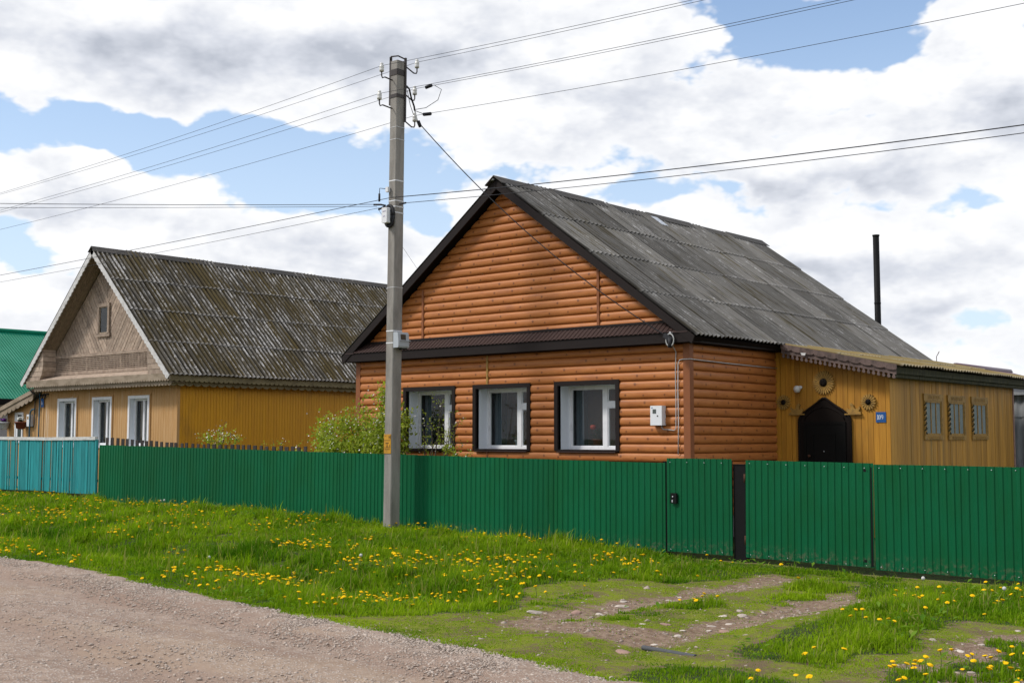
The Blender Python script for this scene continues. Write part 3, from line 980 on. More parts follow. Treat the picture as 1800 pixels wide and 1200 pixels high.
def log_piece(wall, fn, za, xa, xb, h=LOG):
    """one course of siding between xa(z) and xb(z)"""
    mb = MB()
    pr = log_profile(za, h)
    A = xa if callable(xa) else (lambda z: xa)
    B = xb if callable(xb) else (lambda z: xb)
    n = len(pr)
    vs = []
    for f in (A, B):
        for d, z in pr:
            vs.append(fn(f(z), z, -d))
        vs.append(fn(f(pr[-1][1]), pr[-1][1], 0.03))
        vs.append(fn(f(pr[0][1]), pr[0][1], 0.03))
    m = n + 2
    mb.sm = True
    mb.add(vs, [(k, k + 1, m + k + 1, m + k) for k in range(n - 1)])
    mb.sm = False
    mb.add(vs, [tuple(range(m - 1, -1, -1)), tuple(range(m, 2 * m)), (n - 1, n, m + n, m + n - 1), (n, n + 1, m + n + 1, m + n), (n + 1, 0, m, m + n + 1)])
    return mb.build('log', MATS['log_siding'], wall, recalc=False)


def build_main_house():
    # --- core and walls
    mb = MB()
    mb.box(HX0 + 0.35, HX1 - 0.04, HY0 + 1.0, HY1, 0.0, 3.66)
    mb.box(HX0 + 0.03, HX0 + 0.35, HY0 + 0.04, HY1 - 0.01, 0.0, 3.655)
    wall = mb.build('wall', MATS['log_trim'], house)
    mb = MB()
    mb.box(HX0 + 0.02, HX1 - 0.02, HY0 + 0.02, HY0 + 0.99, -0.3, 0.42)
    mb.box(HX1 - 0.06, HX1 - 0.015, HY0 + 1.0, 22.5, -0.3, 0.42)
    mb.build('foundation', MATS['fibre_concrete'], house)
    # windows: outer trim boxes
    WIN = [(-19.68, -18.09), (-17.57, -15.98), (-15.35, -13.75)]
    WZ0, WZ1 = 1.655, 3.03
    zb = 1.624 - 7 * LOG
    z = zb
    fr = XY(HY0)
    while z < 3.62:
        mid = z + LOG / 2
        if WZ0 - 0.02 < mid < WZ1 - 0.02:
            cuts = [HX0 + 0.06] + [v for a, b in WIN for v in (a + 0.02, b - 0.02)] + [HX1 - 0.06]
            segs = [(cuts[i], cuts[i + 1]) for i in range(0, len(cuts), 2)]
        else:
            segs = [(HX0 + 0.06, -17.16), (-17.16, HX1 - 0.06)]
        for a, b in segs:
            log_piece(wall, fr, z, a, b, min(LOG, 3.655 - z))
        z += LOG
    # backing sheet behind the logs, with holes left for the windows
    mb = MB()
    xs = [HX0 + 0.05, WIN[0][0] + .06, WIN[0][1] - .06, WIN[1][0] + .06, WIN[1][1] - .06, WIN[2][0] + .06, WIN[2][1] - .06, HX1 - 0.05]
    for i in range(7):
        if i % 2 == 0:
            mb.box(xs[i], xs[i + 1], HY0 + 0.035, HY0 + 0.98, 0.43, 3.65)
        else:
            mb.box(xs[i] + .003, xs[i + 1] - .003, HY0 + 0.035, HY0 + 0.98, 0.43, WZ0 - 0.02)
            mb.box(xs[i] + .003, xs[i + 1] - .003, HY0 + 0.035, HY0 + 0.98, WZ1 - 0.06, 3.65)
    mb.build('backing', MATS['room_dark'], wall)
    # side wall logs
    z = zb
    fs = XS(HX1)
    while z < 3.62:
        log_piece(wall, fs, z, HY0 + 0.05, 22.43, min(LOG, 3.655 - z))
        z += LOG
    mb = MB()
    mb.box(HX1 - 0.13, HX1 - 0.033, HY0 + 0.99, 29.5, 0.43, 3.65)
    mb.build('side_backing', MATS['log_trim'], wall)
    # corner posts
    for x in (HX0, HX1):
        mb = MB()
        mb.box(x - 0.075 if x == HX1 else x - 0.066, x + 0.066 if x == HX1 else x + 0.075, HY0 - 0.068, HY0 + 0.065, 0.40, 3.66)
        mb.build('corner_post', MATS['log_trim'], wall)
    # --- gable
    gable = MB()
    gable.prism([(HX0 + .2, 4.0), (HX1 - .2, 4.0), (RX + .05, RZ - .22), (RX - .05, RZ - .22)], fr, 0.035, 0.12)
    gable = gable.build('gable', MATS['log_trim'], house)
    z = 1.624 + 14 * LOG
    half = lambda zz: max(0.02, (RZ - 0.16 - zz) / SL)
    while z < RZ - 0.25:
        h = min(LOG, RZ - 0.22 - z)
        L = lambda zz: RX - half(zz)
        R = lambda zz: RX + half(zz)
        joints = [v for v, zt in ((-19.08, 5.17), (-14.24, 5.24)) if z < zt]
        if len(joints) == 2:
            for a, b in ((L, -19.08), (-19.08, -14.24), (-14.24, R)):
                log_piece(gable, fr, z, a, b, h)
        else:
            log_piece(gable, fr, z, L, R, h)
        z += LOG
    for x, zt in ((-19.08, 5.18), (-14.24, 5.25)):
        mb = MB()
        mb.box(x - 0.028, x + 0.028, HY0 - 0.078, HY0 - 0.002, 4.05, zt)
        mb.build('joint_strip', MATS['log_trim'], gable)
    mb = MB()
    mb.box(-17.16 - .022, -17.16 + .022, HY0 - 0.076, HY0 - 0.002, 3.03, 3.63)
    mb.build('joint_strip', MATS['ochre_carved'], wall, label='thin yellow strip between the log courses above the middle window')
    mb = MB()
    mb.box(-17.16 - .022, -17.16 + .022, HY0 - 0.076, HY0 - 0.002, 0.45, 1.64)
    mb.build('joint_strip', MATS['log_trim'], wall)
    # --- pent roof across the foot of the gable
    pent = MB()
    pent.box(EX0 + 0.06, EX1 - 0.10, 18.905, 18.935, 3.655, 3.84)
    pent = pent.build('pent_roof', MATS['dark_trim'], house, label='narrow brown metal pent roof across the foot of the gable')
    mb = MB()
    mb.box(EX0 + 0.10, EX1 - 0.10, 18.937, HY0 + 0.05, 3.648, 3.70)
    mb.build('soffit', MATS['dark_soffit'], pent)
    me = corrugated('pent_sheet', 1.0925, 0.45, 0.108, 0.014, MATS['brown_sheet'], trap=True, th=0.004)
    pz0, pz1 = 3.842, 4.11
    for k in range(8):
        a = -21.08 + k * 1.0925
        place('metal_sheet', me, pent, slope_frame((a, 18.88, 3.842), (1, 0, 0), (0, 0.34, 0.268)))
    for s, xe, xt in ((1, -12.34, -12.04), (-1, -21.08, -21.37)):
        mb = MB()
        mb.add([(xe, 18.88, pz0 + .004), (xt, 18.88, pz0 + .004), (xe, 19.22, pz1), (xe, 18.88, pz0 - .01), (xt, 18.88, pz0 - .01), (xe, 19.22, pz1 - .02)],
               [(0, 1, 2), (5, 4, 3), (0, 3, 4, 1), (1, 4, 5, 2), (2, 5, 3, 0)])
        mb.build('metal_sheet', MATS['brown_sheet'], pent)
    mb = MB()
    mb.box(EX0 + .5, EX1 - .5, HY0 - 0.085, HY0 - 0.004, 4.05, 4.10)
    mb.build('flashing', MATS['dark_trim'], pent)
    # fascia joints
    mb = MB()
    mb.bar((EX1 - 0.085, 18.91, 3.75), (EX1 - 0.085, 22.4, 3.75), 0.03, 0.19)
    mb.build('eave_fascia', MATS['dark_trim'], house)
    mb = MB()
    mb.box(HX1 - 0.05, EX1 - 0.10, HY0 + 0.051, 22.4, 3.646, 3.70)
    mb.build('eave_soffit', MATS['dark_soffit'], house)
    # --- roof
    up = Vector((RX - EX1, 0, RZ - EZ))
    slope = up.length
    roof = MB()
    n = Vector((SL, 0, 1)).normalized()
    for s in (1, -1):
        a, b = Vector((RX, 0, RZ)), Vector((EX1 if s == 1 else EX0, 0, EZ))
        dn = Vector((n.x * s, 0, n.z))
        q = [a - dn * 0.0, b, b - dn * 0.07, a - dn * 0.07]
        vs = [(p.x, RY0 + .05, p.z) for p in q] + [(p.x, RY1 - .03, p.z) for p in q]
        roof.add(vs, [(0, 1, 2, 3), (7, 6, 5, 4), (0, 4, 5, 1), (1, 5, 6, 2), (2, 6, 7, 3), (3, 7, 4, 0)])
    roof = roof.build('roof', MATS['dark_soffit'], house, label='grey weathered corrugated cement-sheet roof')
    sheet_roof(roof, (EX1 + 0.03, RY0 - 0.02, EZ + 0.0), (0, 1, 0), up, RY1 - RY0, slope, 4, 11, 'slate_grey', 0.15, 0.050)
    me = corrugated('far_slope', RY1 - RY0, slope, 0.15, 0.036, MATS['slate_grey'])
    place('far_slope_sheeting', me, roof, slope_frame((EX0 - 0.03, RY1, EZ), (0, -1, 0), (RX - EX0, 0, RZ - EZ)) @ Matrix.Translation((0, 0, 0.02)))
    # barge boards
    for s, ex in ((1, EX1), (-1, EX0)):
        mb = MB()
        d = Vector((ex - RX, 0, EZ - RZ))
        dn = Vector((n.x * s, 0, n.z))
        a, b = Vector((RX, 0, RZ)) + dn * 0.015, Vector((ex, 0, EZ)) + dn * 0.015
        w = 0.155
        q = [a, b, b - Vector((0, 0, w)), a - Vector((0, 0, w / math.cos(math.atan(SL))))]
        if s == 1:
            q[2] = b - Vector((0.06, 0, 0.14))
        else:
            q[2] = b - Vector((-0.06, 0, 0.14))
        y0, y1 = (RY0 - 0.012, RY0 + 0.02)
        vs = [(p.x, y0, p.z) for p in q] + [(p.x, y1, p.z) for p in q]
        mb.add(vs, [(0, 1, 2, 3), (7, 6, 5, 4), (0, 4, 5, 1), (1, 5, 6, 2), (2, 6, 7, 3), (3, 7, 4, 0)])
        bd = mb.build('barge_board', MATS['dark_trim'], roof)
        # overhang lining
        mb = MB()
        q = [a - dn * 0.09, b - dn * 0.09, b - dn * 0.11, a - dn * 0.11]
        vs = [(p.x, y1 + .002, p.z) for p in q] + [(p.x, HY0 + 0.02, p.z) for p in q]
        mb.add(vs, [(0, 1, 2, 3), (7, 6, 5, 4), (0, 4, 5, 1), (1, 5, 6, 2), (2, 6, 7, 3), (3, 7, 4, 0)])
        mb.build('overhang_lining', MATS['dark_soffit'], roof)
    # ridge caps
    for k in range(6):
        y0 = RY0 - 0.1 + k * 1.87
        mb = MB()
        h = 0.02 * (k % 2)
        for s in (1, -1):
            a = Vector((RX, 0, RZ + 0.105 + h))
            b = a + Vector((0.24 * s, 0, -0.24 * SL - 0.005))
            q = [a, b, b - Vector((0, 0, 0.016)), a - Vector((0, 0, 0.022))]
            vs = [(p.x, y0, p.z) for p in q] + [(p.x, y0 + 1.93, p.z) for p in q]
            mb.add(vs, [(0, 1, 2, 3), (7, 6, 5, 4), (0, 4, 5, 1), (1, 5, 6, 2), (2, 6, 7, 3), (3, 7, 4, 0)])
        mb.build('ridge_cap', MATS['ridge_dark'], roof)
    # galvanised patch under the ridge
    mb = MB()
    F = slope_frame((RX + 0.62, 24.35, RZ - 0.62 * SL), (0, 1, 0), (RX - EX1, 0, RZ - EZ))
    vs = [F @ Vector(p) for p in ((0, .2, .10), (.26, .2, .10), (.26, .62, .105), (0, .62, .105), (0, .2, .09), (.26, .2, .09), (.26, .62, .09), (0, .62, .09))]
    mb.add(vs, [(0, 1, 2, 3), (7, 6, 5, 4), (0, 4, 5, 1), (1, 5, 6, 2), (2, 6, 7, 3), (3, 7, 4, 0)])
    mb.build('patch', MATS['galvanised'], roof, label='small bare metal patch below the ridge')
    # small bracket at the apex
    mb = MB()
    mb.tube([(RX - 0.14, RY0 - 0.05, RZ + 0.02), (RX - 0.02, RY0 - 0.05, RZ + 0.03)], 0.022, 6)
    mb.build('apex_bracket', MATS['galvanised'], roof)
    # --- windows
    for i, (x0, x1) in enumerate(WIN):
        t = 0.088
        mb = MB()
        y0, y1 = HY0 - 0.075, HY0 - 0.03
        ax, bx, az, bz = x0, x1, WZ0, WZ1
        for poly in ([(ax, az), (ax + t, az + t * .25), (ax + t, bz - t), (ax, bz)], [(ax, bz), (ax + t, bz - t), (bx - t, bz - t), (bx, bz)],
                     [(bx, bz), (bx - t, bz - t), (bx - t, az + t * .25), (bx, az)], [(bx, az), (bx - t, az + t * .25), (ax + t, az + t * .25), (ax, az)]):
            mb.prism(poly, fr, -0.078, 0.03)
        w = mb.build('window', MATS['dark_trim'], house, label=['window with dark brown surround half hidden by the shrub', 'middle window with dark brown surround and a white flowerpot inside', 'window with dark brown surround beside the meter box'][i])
        ix0, ix1, iz0, iz1 = x0 + t, x1 - t, WZ0 + t * .25, WZ1 - t
        dp = 0.30
        mb = MB()
        mb.box(ix0 - 0.02, ix0, HY0 - 0.028, HY0 + dp, iz0, iz1)
        mb.box(ix1, ix1 + 0.02, HY0 - 0.028, HY0 + dp, iz0, iz1)
        mb.box(ix0 - 0.02, ix1 + 0.02, HY0 - 0.028, HY0 + dp, iz1, iz1 + 0.02)
        mb.build('jamb', MATS['jamb_white'], w)
        mb = MB()
        mb.prism([(HY0 - 0.11, iz0 - 0.055), (HY0 + dp, iz0 - 0.015), (HY0 + dp, iz0), (HY0 - 0.11, iz0 - 0.035)], lambda u, v, d: (d, u, v), ix0 - 0.012, ix1 + 0.012)
        mb.build('sill', MATS['dark_trim'] if i == 0 else MATS['brown_sheet'], w)
        # sashes
        yf = HY0 + dp
        mb = MB()
        o = 0.055
        mb.box(ix0 - .01, ix0 + o, yf, yf + 0.07, iz0, iz1)
        mb.box(ix1 - o, ix1 + .01, yf, yf + 0.07, iz0, iz1)
        mb.box(ix0 + o, ix1 - o, yf, yf + 0.07, iz1 - o, iz1)
        mb.box(ix0 + o, ix1 - o, yf, yf + 0.07, iz0, iz0 + o)
        xm = ix0 + 0.60 * (ix1 - ix0)
        mb.box(xm, xm + 0.105, yf + 0.002, yf + 0.072, iz0 + o, iz1 - o)
        zt = iz0 + 0.70 * (iz1 - iz0)
        mb.box(xm + 0.105, ix1 - o, yf + 0.004, yf + 0.068, zt - .05, zt + .05)
        # inner beads
        for (a, b, c, d) in ((ix0 + o, xm, iz0 + o, iz1 - o), (xm + .105, ix1 - o, iz0 + o, zt - .05), (xm + .105, ix1 - o, zt + .05, iz1 - o)):
            for q in ((a, a + .022, c, d), (b - .022, b, c, d), (a + .022, b - .022, c, c + .022), (a + .022, b - .022, d - .022, d)):
                mb.box(q[0], q[1], yf + 0.018, yf + 0.058, q[2], q[3])
        mb.build('sash', MATS['white_paint'], w)
        for (a, b, c, d) in ((ix0 + o, xm, iz0 + o, iz1 - o), (xm + .105, ix1 - o, iz0 + o, zt - .05), (xm + .105, ix1 - o, zt + .05, iz1 - o)):
            mb = MB()
            mb.box(a + .02, b - .02, yf + 0.034, yf + 0.040, c + .02, d - .02)
            mb.build('pane', MATS['window_glass'], w)
        # curtains inside
        cn = wavy_cloth('net_curtain', ix0 + 0.02, ix1 - 0.02, iz0, iz1, XY(yf + 0.30), 'net_curtain', None, 8, 0.03)
        prop(cn, ['net curtain inside the window behind the shrub', 'net curtain inside the middle window with a white flowerpot', 'net curtain inside the window beside the meter box'][i], 'curtain', 'net curtains of the log house')
        cd = wavy_cloth('side_curtain', ix0 + 0.0, ix0 + 0.20, iz0, iz1, XY(yf + 0.24), 'curtain_cloth', None, 3, 0.03)
        prop(cd, ['pale side curtain inside the window behind the shrub', 'pale side curtain inside the middle window with a white flowerpot', 'pale side curtain inside the window beside the meter box'][i], 'curtain', 'side curtains of the log house')


build_main_house()

# ------------------------------------------------------------------ entrance annex on the right of the log house
AX0, AX1, AY0, AY1 = -12.17, -9.76, 22.42, 29.30
annex = empty('entrance_annex', (-11.0, AY0, 0), 'ochre plank entrance annex with a black arched door and carved sun rosettes', 'annex')


def rosette(parent, cx, cz, R, r, petals, label, mat='ochre_carved'):
    """carved sunflower on the front wall"""
    base = MB()
    base.lathe([(R * 0.74, -0.030), (R * 0.74, -0.006)], (cx, AY0, cz), 24, 'y')
    o = base.build('rosette', MATS['door_arch'], parent, label=label)
    mb = MB()
    for k in range(petals):
        a = 2 * math.pi * (k + .5) / petals
        u = Vector((math.cos(a), 0, math.sin(a)))
        v = Vector((-math.sin(a), 0, math.cos(a)))
        w = R * math.sin(math.pi / petals) * 0.62
        c = Vector((cx, AY0 - 0.006, cz))
        p = [c + u * (r * 1.1) - v * (w * .3), c + u * (R * .8) - v * w, c + u * (R * .95) - v * (w * .55), c + u * R, c + u * (R * .95) + v * (w * .55), c + u * (R * .8) + v * w, c + u * (r * 1.1) + v * (w * .3)]
        f = Vector((0, -0.034, 0))
        mid = [c + u * (r * 1.1) + f * 1.2, c + u * (R * .92) + f * 1.25]
        n = len(p)
        vs = [q for q in p] + [q + f for q in p]
        mb.add(vs, [tuple(range(n, 2 * n))] + [(i, (i + 1) % n, n + (i + 1) % n, n + i) for i in range(n)])
    mb.build('petals', MATS[mat], o)
    mb = MB()
    mb.lathe([(r, -0.030), (r, -0.052), (r * .7, -0.060), (r * .15, -0.062)], (cx, AY0, cz), 16, 'y')
    for k in range(5):
        a = 2 * math.pi * k / 5
        mb.lathe([(r * .2, -0.055), (r * .12, -0.075)], (cx + math.cos(a) * r * .5, AY0, cz + math.sin(a) * r * .5), 6, 'y')
    mb.build('centre', MATS['door_arch'], o)
    return o


def carved_bird(parent, cx, cz, s, flip, label):
    prof = [(-.20, 0), (.20, 0), (.20, .035), (.15, .04), (.17, .10), (.13, .13), (.10, .10), (.06, .12), (.05, .18), (.10, .22), (.05, .26), (.0, .22),
            (-.02, .15), (-.06, .11), (-.12, .12), (-.17, .17), (-.19, .12), (-.14, .06), (-.20, .035)]
    mb = MB()
    mb.prism([(cx + flip * u * s, cz + v * s) for u, v in prof], XY(AY0), -0.04, -0.004)
    o = mb.build('carved_bracket', MATS['ochre_carved'], parent, label=label)
    mb = MB()
    mb.box(cx - .21 * s, cx + .21 * s, AY0 - 0.06, AY0 - 0.003, cz - 0.025, cz - 0.001)
    mb.build('ledge', MATS['ochre_carved'], o)


def build_annex():
    top = lambda x: 3.70 - (x - AX0) * 0.205       # underside of the shed roof
    wall = MB()
    wall.prism([(AX0 + .02, -0.1), (AX1 - .03, -0.1), (AX1 - .03, top(AX1) - .03), (AX0 + .02, top(AX0) - .03)], XY(AY0), 0.03, AY1 - AY0 - .02)
    wall = wall.build('wall', MATS['mossy_board'], annex)
    fr = XY(AY0)
    # door opening: planks keep clear of the arch only by sitting behind it
    rng = random.Random(3)
    x = AX0
    while x < AX1 - 0.005:
        w = min(rng.uniform(0.085, 0.15), AX1 - x)
        mb = MB()
        d = rng.uniform(-0.004, 0.003)
        mb.prism([(x + .003, -0.05), (x + w - .003, -0.05), (x + w - .003, top(x + w)), (x + .003, top(x))], fr, d, 0.026)
        mb.build('plank', MATS['ochre_front'], wall)
        x += w
    y = AY0 + 0.004
    fs = XS(AX1)
    while y < AY1 - 0.06:
        w = min(rng.uniform(0.09, 0.16), AY1 - 0.05 - y)
        d = rng.uniform(-0.003, 0.004)
        mb = MB()
        mb.prism([(y + .003, -0.05), (y + w - .003, -0.05), (y + w - .003, 3.19), (y + .003, 3.19)], fs, d - 0.003, 0.026)
        mb.build('plank', MATS['ochre_side'], wall)
        y += w
    mb = MB()
    mb.box(AX1 - 0.05, AX1 + 0.02, AY1 - 0.05, AY1 + 0.02, -0.05, 3.2)
    mb.build('corner_board', MATS['pink_stone'], wall, label='faded reddish corner board at the far end')
    mb = MB()
    mb.box(AX0 - .05, AX0 + .09, AY0 - 0.018, AY0 - 0.004, -0.05, 3.66)
    mb.build('corner_board', MATS['ochre_front'], wall)
    # --- arched door
    def arch(xc, hw, zs, zp):
        pts = [(-1, 0), (-.985, .10), (-.93, .22), (-.82, .36), (-.66, .50), (-.47, .64), (-.30, .78), (-.16, .91), (-.07, .985), (0, 1.0)]
        pts += [(-u, v) for u, v in pts[-2::-1]]
        return [(xc + u * hw, zs + v * (zp - zs)) for u, v in pts]
    outer = arch(-11.107, 0.565, 2.24, 2.70)
    door = MB()
    door.prism([(-11.672, -0.02)] + outer + [(-10.542, -0.02)], fr, -0.030, -0.005)
    door = door.build('door', MATS['door_arch'], annex, label='black door under a carved ogee arch')
    # raised moulding along the arch, with beads
    mb = MB()
    path = [(-11.655, 0.0), (-11.655, 0.8), (-11.655, 1.6)] + [(-11.107 + (u + 11.107) * .97, z - .012) for u, z in outer] + [(-10.559, 1.6), (-10.559, .8), (-10.559, 0.0)]
    mb.tube([(u, AY0 - 0.034, v) for u, v in path], 0.020, 6)
    def along(path, step):
        out, acc = [], 0.0
        for (a, b), (c, d) in zip(path, path[1:]):
            L = math.hypot(c - a, d - b)
            while acc < L:
                t = acc / L
                out.append((a + (c - a) * t, b + (d - b) * t))
                acc += step
            acc -= L
        return out
    bead_path = [(-11.675, 0.9), (-11.675, 2.2)] + [(-11.107 + (u + 11.107) * 1.005, z + .004) for u, z in outer] + [(-10.539, 2.2), (-10.539, .9)]
    for (u, v) in along(bead_path, 0.034):
        mb.lathe([(0.006, -.012), (0.015, -.004), (0.015, .004), (0.006, .012)], (u, AY0 - 0.036, v), 6, 'y')
    mb.build('arch_moulding', MATS['door_arch'], door)
    mb = MB()
    inn = [(-11.107 + u * .43, 2.26 + v * .26) for u, v in [(-1, 0), (-.9, .3), (-.7, .58), (-.45, .8), (-.2, .95), (0, 1), (.2, .95), (.45, .8), (.7, .58), (.9, .3), (1, 0)]]
    mb.tube([(u, AY0 - 0.034, v) for u, v in inn], 0.012, 5)
    mb.build('tympanum_rib', MATS['door_arch'], door)
    mb = MB()
    for q in ((-11.56, -11.50, 0.0, 2.225), (-10.715, -10.655, 0.0, 2.225), (-11.50, -10.715, 2.175, 2.225)):
        mb.box(q[0], q[1], AY0 - 0.056, AY0 - 0.031, q[2], q[3])
    mb.build('door_frame', MATS['door_black'], door)
    leaf = MB()
    leaf.box(-11.498, -10.717, AY0 - 0.044, AY0 - 0.031, 0.02, 2.172)
    leaf = leaf.build('leaf', MATS['door_black'], door)
    mb = MB()
    for (x0, x1, z0, z1) in ((-11.37, -10.87, 1.05, 2.0), (-11.37, -10.87, 0.2, 0.9)):
        for q in ((x0, x0 + .03, z0, z1), (x1 - .03, x1, z0, z1), (x0 + .03, x1 - .03, z0, z0 + .03), (x0 + .03, x1 - .03, z1 - .03, z1)):
            mb.box(q[0], q[1], AY0 - 0.056, AY0 - 0.0445, q[2], q[3])
    mb.build('panel_moulding', MATS['door_black'], leaf)
    mb = MB()
    mb.lathe([(0.012, -0.045), (0.012, -0.08), (0.027, -0.085), (0.030, -0.10), (0.018, -0.115), (.004, -.118)], (-11.42, AY0, 1.55), 10, 'y')
    mb.build('knob', MATS['rusty_metal'], leaf)
    mb = MB()
    mb.lathe([(0.012, -0.045), (0.012, -0.058), (.004, -.06)], (-11.12, AY0, 1.64), 8, 'y')
    mb.build('peephole', MATS['galvanised'], leaf)
    # --- ornaments
    rosette(annex, -11.115, 3.00, 0.24, 0.075, 26, 'large carved sun rosette above the door')
    rosette(annex, -12.00, 2.625, 0.155, 0.05, 16, 'small carved flower rosette left of the door')
    rosette(annex, -10.185, 2.60, 0.16, 0.052, 16, 'small carved flower rosette right of the door')
    carved_bird(annex, -11.70, 2.39, 0.80, 1, 'carved bird bracket left of the arch')
    carved_bird(annex, -10.50, 2.38, 0.80, -1, 'carved bird bracket right of the arch')
    # --- shed roof
    rz = lambda x: 3.765 - (x + 11.95) * 0.212
    LX, UX = -9.38, -11.98
    Y0, Y1 = 22.12, 30.15
    roof = MB()
    for (za,) in ((0,),):
        q = [(UX, rz(UX)), (LX - .11, rz(LX - .11)), (LX - .11, rz(LX - .11) - .06), (UX, rz(UX) - .07)]
        roof.add([(u, Y0 + .03, v) for u, v in q] + [(u, Y1 - .05, v) for u, v in q], [(0, 1, 2, 3), (7, 6, 5, 4), (0, 4, 5, 1), (1, 5, 6, 2), (2, 6, 7, 3), (3, 7, 4, 0)])
    roof = roof.build('roof', MATS['mossy_board'], annex, label='low shed roof of mossy olive corrugated sheets')
    up = Vector((UX - LX, 0, rz(UX) - rz(LX)))
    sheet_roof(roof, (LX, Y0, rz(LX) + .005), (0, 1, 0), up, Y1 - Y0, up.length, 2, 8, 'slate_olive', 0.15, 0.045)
    # carved valance along the front slope
    mb = MB()
    vt = lambda u: rz(u) - 0.005
    vl = lambda u: rz(u) - 0.145
    scallop(mb, -11.87, -9.48, vt, vl, 0.098, 0.085, XY(Y0), -0.03, -0.012, 'drop')
    val = mb.build('valance', MATS['carved_brown'], roof, label='brown carved valance with hanging drops along the front slope')
    mb = MB()
    scallop(mb, -11.87, -9.46, lambda u: rz(u) + 0.045, lambda u: rz(u) - 0.035, 0.24, 0.04, XY(Y0), -0.062, -0.034, 'round')
    mb.build('scalloped_board', MATS['carved_brown'], val)
    mb = MB()
    mb.prism([(-11.87, rz(-11.87) + .02), (-9.5, rz(-9.5) + .02), (-9.5, rz(-9.5) - .03), (-11.87, rz(-11.87) - .03)], XY(Y0), -0.012, 0.29)
    mb.build('front_soffit', MATS['mossy_board'], roof)
    # pieces of the torn edging
    mb = MB()
    mb.prism([(-11.42, 3.59), (-11.31, 3.58), (-11.33, 3.53), (-11.40, 3.54)], XY(Y0), -0.075, -0.064)
    mb.build('torn_strip', MATS['barge_white'], val)
    # eave boards on the long side, with small teeth
    ez = rz(LX) - 0.02
    for k, (a, b) in enumerate(((22.16, 23.35), (23.37, 24.9), (24.92, 26.5), (26.52, 28.2), (28.22, 29.9))):
        mb = MB()
        scallop(mb, a, b, ez, ez - 0.07, 0.05, 0.02, XS(LX - 0.13), -0.012, 0.012, 'zig')
        mb.build('eave_board', MATS['mossy_board'], roof)
        mb = MB()
        scallop(mb, a, b, ez - .05, ez - 0.135, 0.06, 0.03, XS(LX - 0.18), -0.012, 0.010, 'zig')
        mb.build('frieze_board', MATS['mossy_board'], roof)
    mb = MB()
    mb.box(AX1 - .02, LX - .195, 22.2, 29.9, ez - 0.13, ez - 0.10)
    mb.build('soffit', MATS['mossy_board'], roof)
    # --- side windows with carved surrounds
    for i, (y0, y1) in enumerate(((24.02, 24.96), (25.28, 26.22), (26.62, 27.56))):
        z0, z1 = 1.87, 2.80
        F = XS(AX1)
        mb = MB()
        t = 0.065
        for poly in ([(y0, z0 + .09), (y0 + t, z0 + .09), (y0 + t, z1 - .14), (y0, z1 - .14)], [(y1 - t, z0 + .09), (y1, z0 + .09), (y1, z1 - .14), (y1 - t, z1 - .14)],
                     [(y0 - .03, z1 - .14), (y1 + .03, z1 - .14), (y1 + .03, z1), (y0 - .03, z1)], [(y0 - .02, z0), (y1 + .02, z0), (y1 + .02, z0 + .09), (y0 - .02, z0 + .09)]):
            mb.prism(poly, F, -0.035, -0.0045)
        w = mb.build('window', MATS['ochre_carved'], annex, label=['carved three-light window nearest the corner', 'middle carved three-light window', 'carved three-light window farthest along the wall'][i])
        mb = MB()
        n = 12
        for k in range(n):
            a = y0 + .16 + k * (y1 - y0 - .32) / n
            mb.box(AX1 + 0.036, AX1 + 0.046, a, a + .6 * (y1 - y0 - .32) / n, z1 - .10, z1 - .035)
            mb.box(AX1 + 0.036, AX1 + 0.046, a, a + .6 * (y1 - y0 - .32) / n, z0 + .018, z0 + .07)
        mb.build('carved_strip', MATS['ochre_carved'], w)
        mb = MB()
        pts = []
        for k in range(31):
            zz = z0 + .12 + k * (z1 - z0 - .3) / 30
            pts.append((AX1 + 0.035 + 0.022 * math.cos(k * 1.3), y0 + .02 + 0.022 * math.sin(k * 1.3), zz))
        mb.tube(pts, 0.015, 5)
        mb.build('twisted_column', MATS['mossy_board'], w)
        mb = MB()
        iy0, iy1, iz0, iz1 = y0 + t, y1 - t, z0 + .09, z1 - .14
        for j in range(4):
            a = iy0 + (iy1 - iy0 - .045) * j / 3
            mb.box(AX1 + 0.004, AX1 + 0.026, a + .011, a + .034, iz0, iz1)
        mb.box(AX1 + 0.004, AX1 + 0.025, iy0 + .045, iy1 - .045, iz1 - .04, iz1)
        mb.box(AX1 + 0.004, AX1 + 0.025, iy0 + .045, iy1 - .045, iz0, iz0 + .04)
        mb.build('mullions', MATS['ochre_carved'], w)
        for j in range(3):
            a = iy0 + (iy1 - iy0 - .045) * j / 3 + .046
            b = iy0 + (iy1 - iy0 - .045) * (j + 1) / 3 - .001
            mb = MB()
            mb.box(AX1 + 0.013, AX1 + 0.017, a, b, iz0 + .04, iz1 - .04)
            mb.build('pane', MATS['window_glass'], w)
        wavy_cloth('curtain', iy0 + .01, iy1 - .01, iz0 + .02, iz1 - .02, lambda u, v, d: (AX1 + 0.0075 + d * .05, u, v), 'cable_white', w, 6, 0.03)


build_annex()

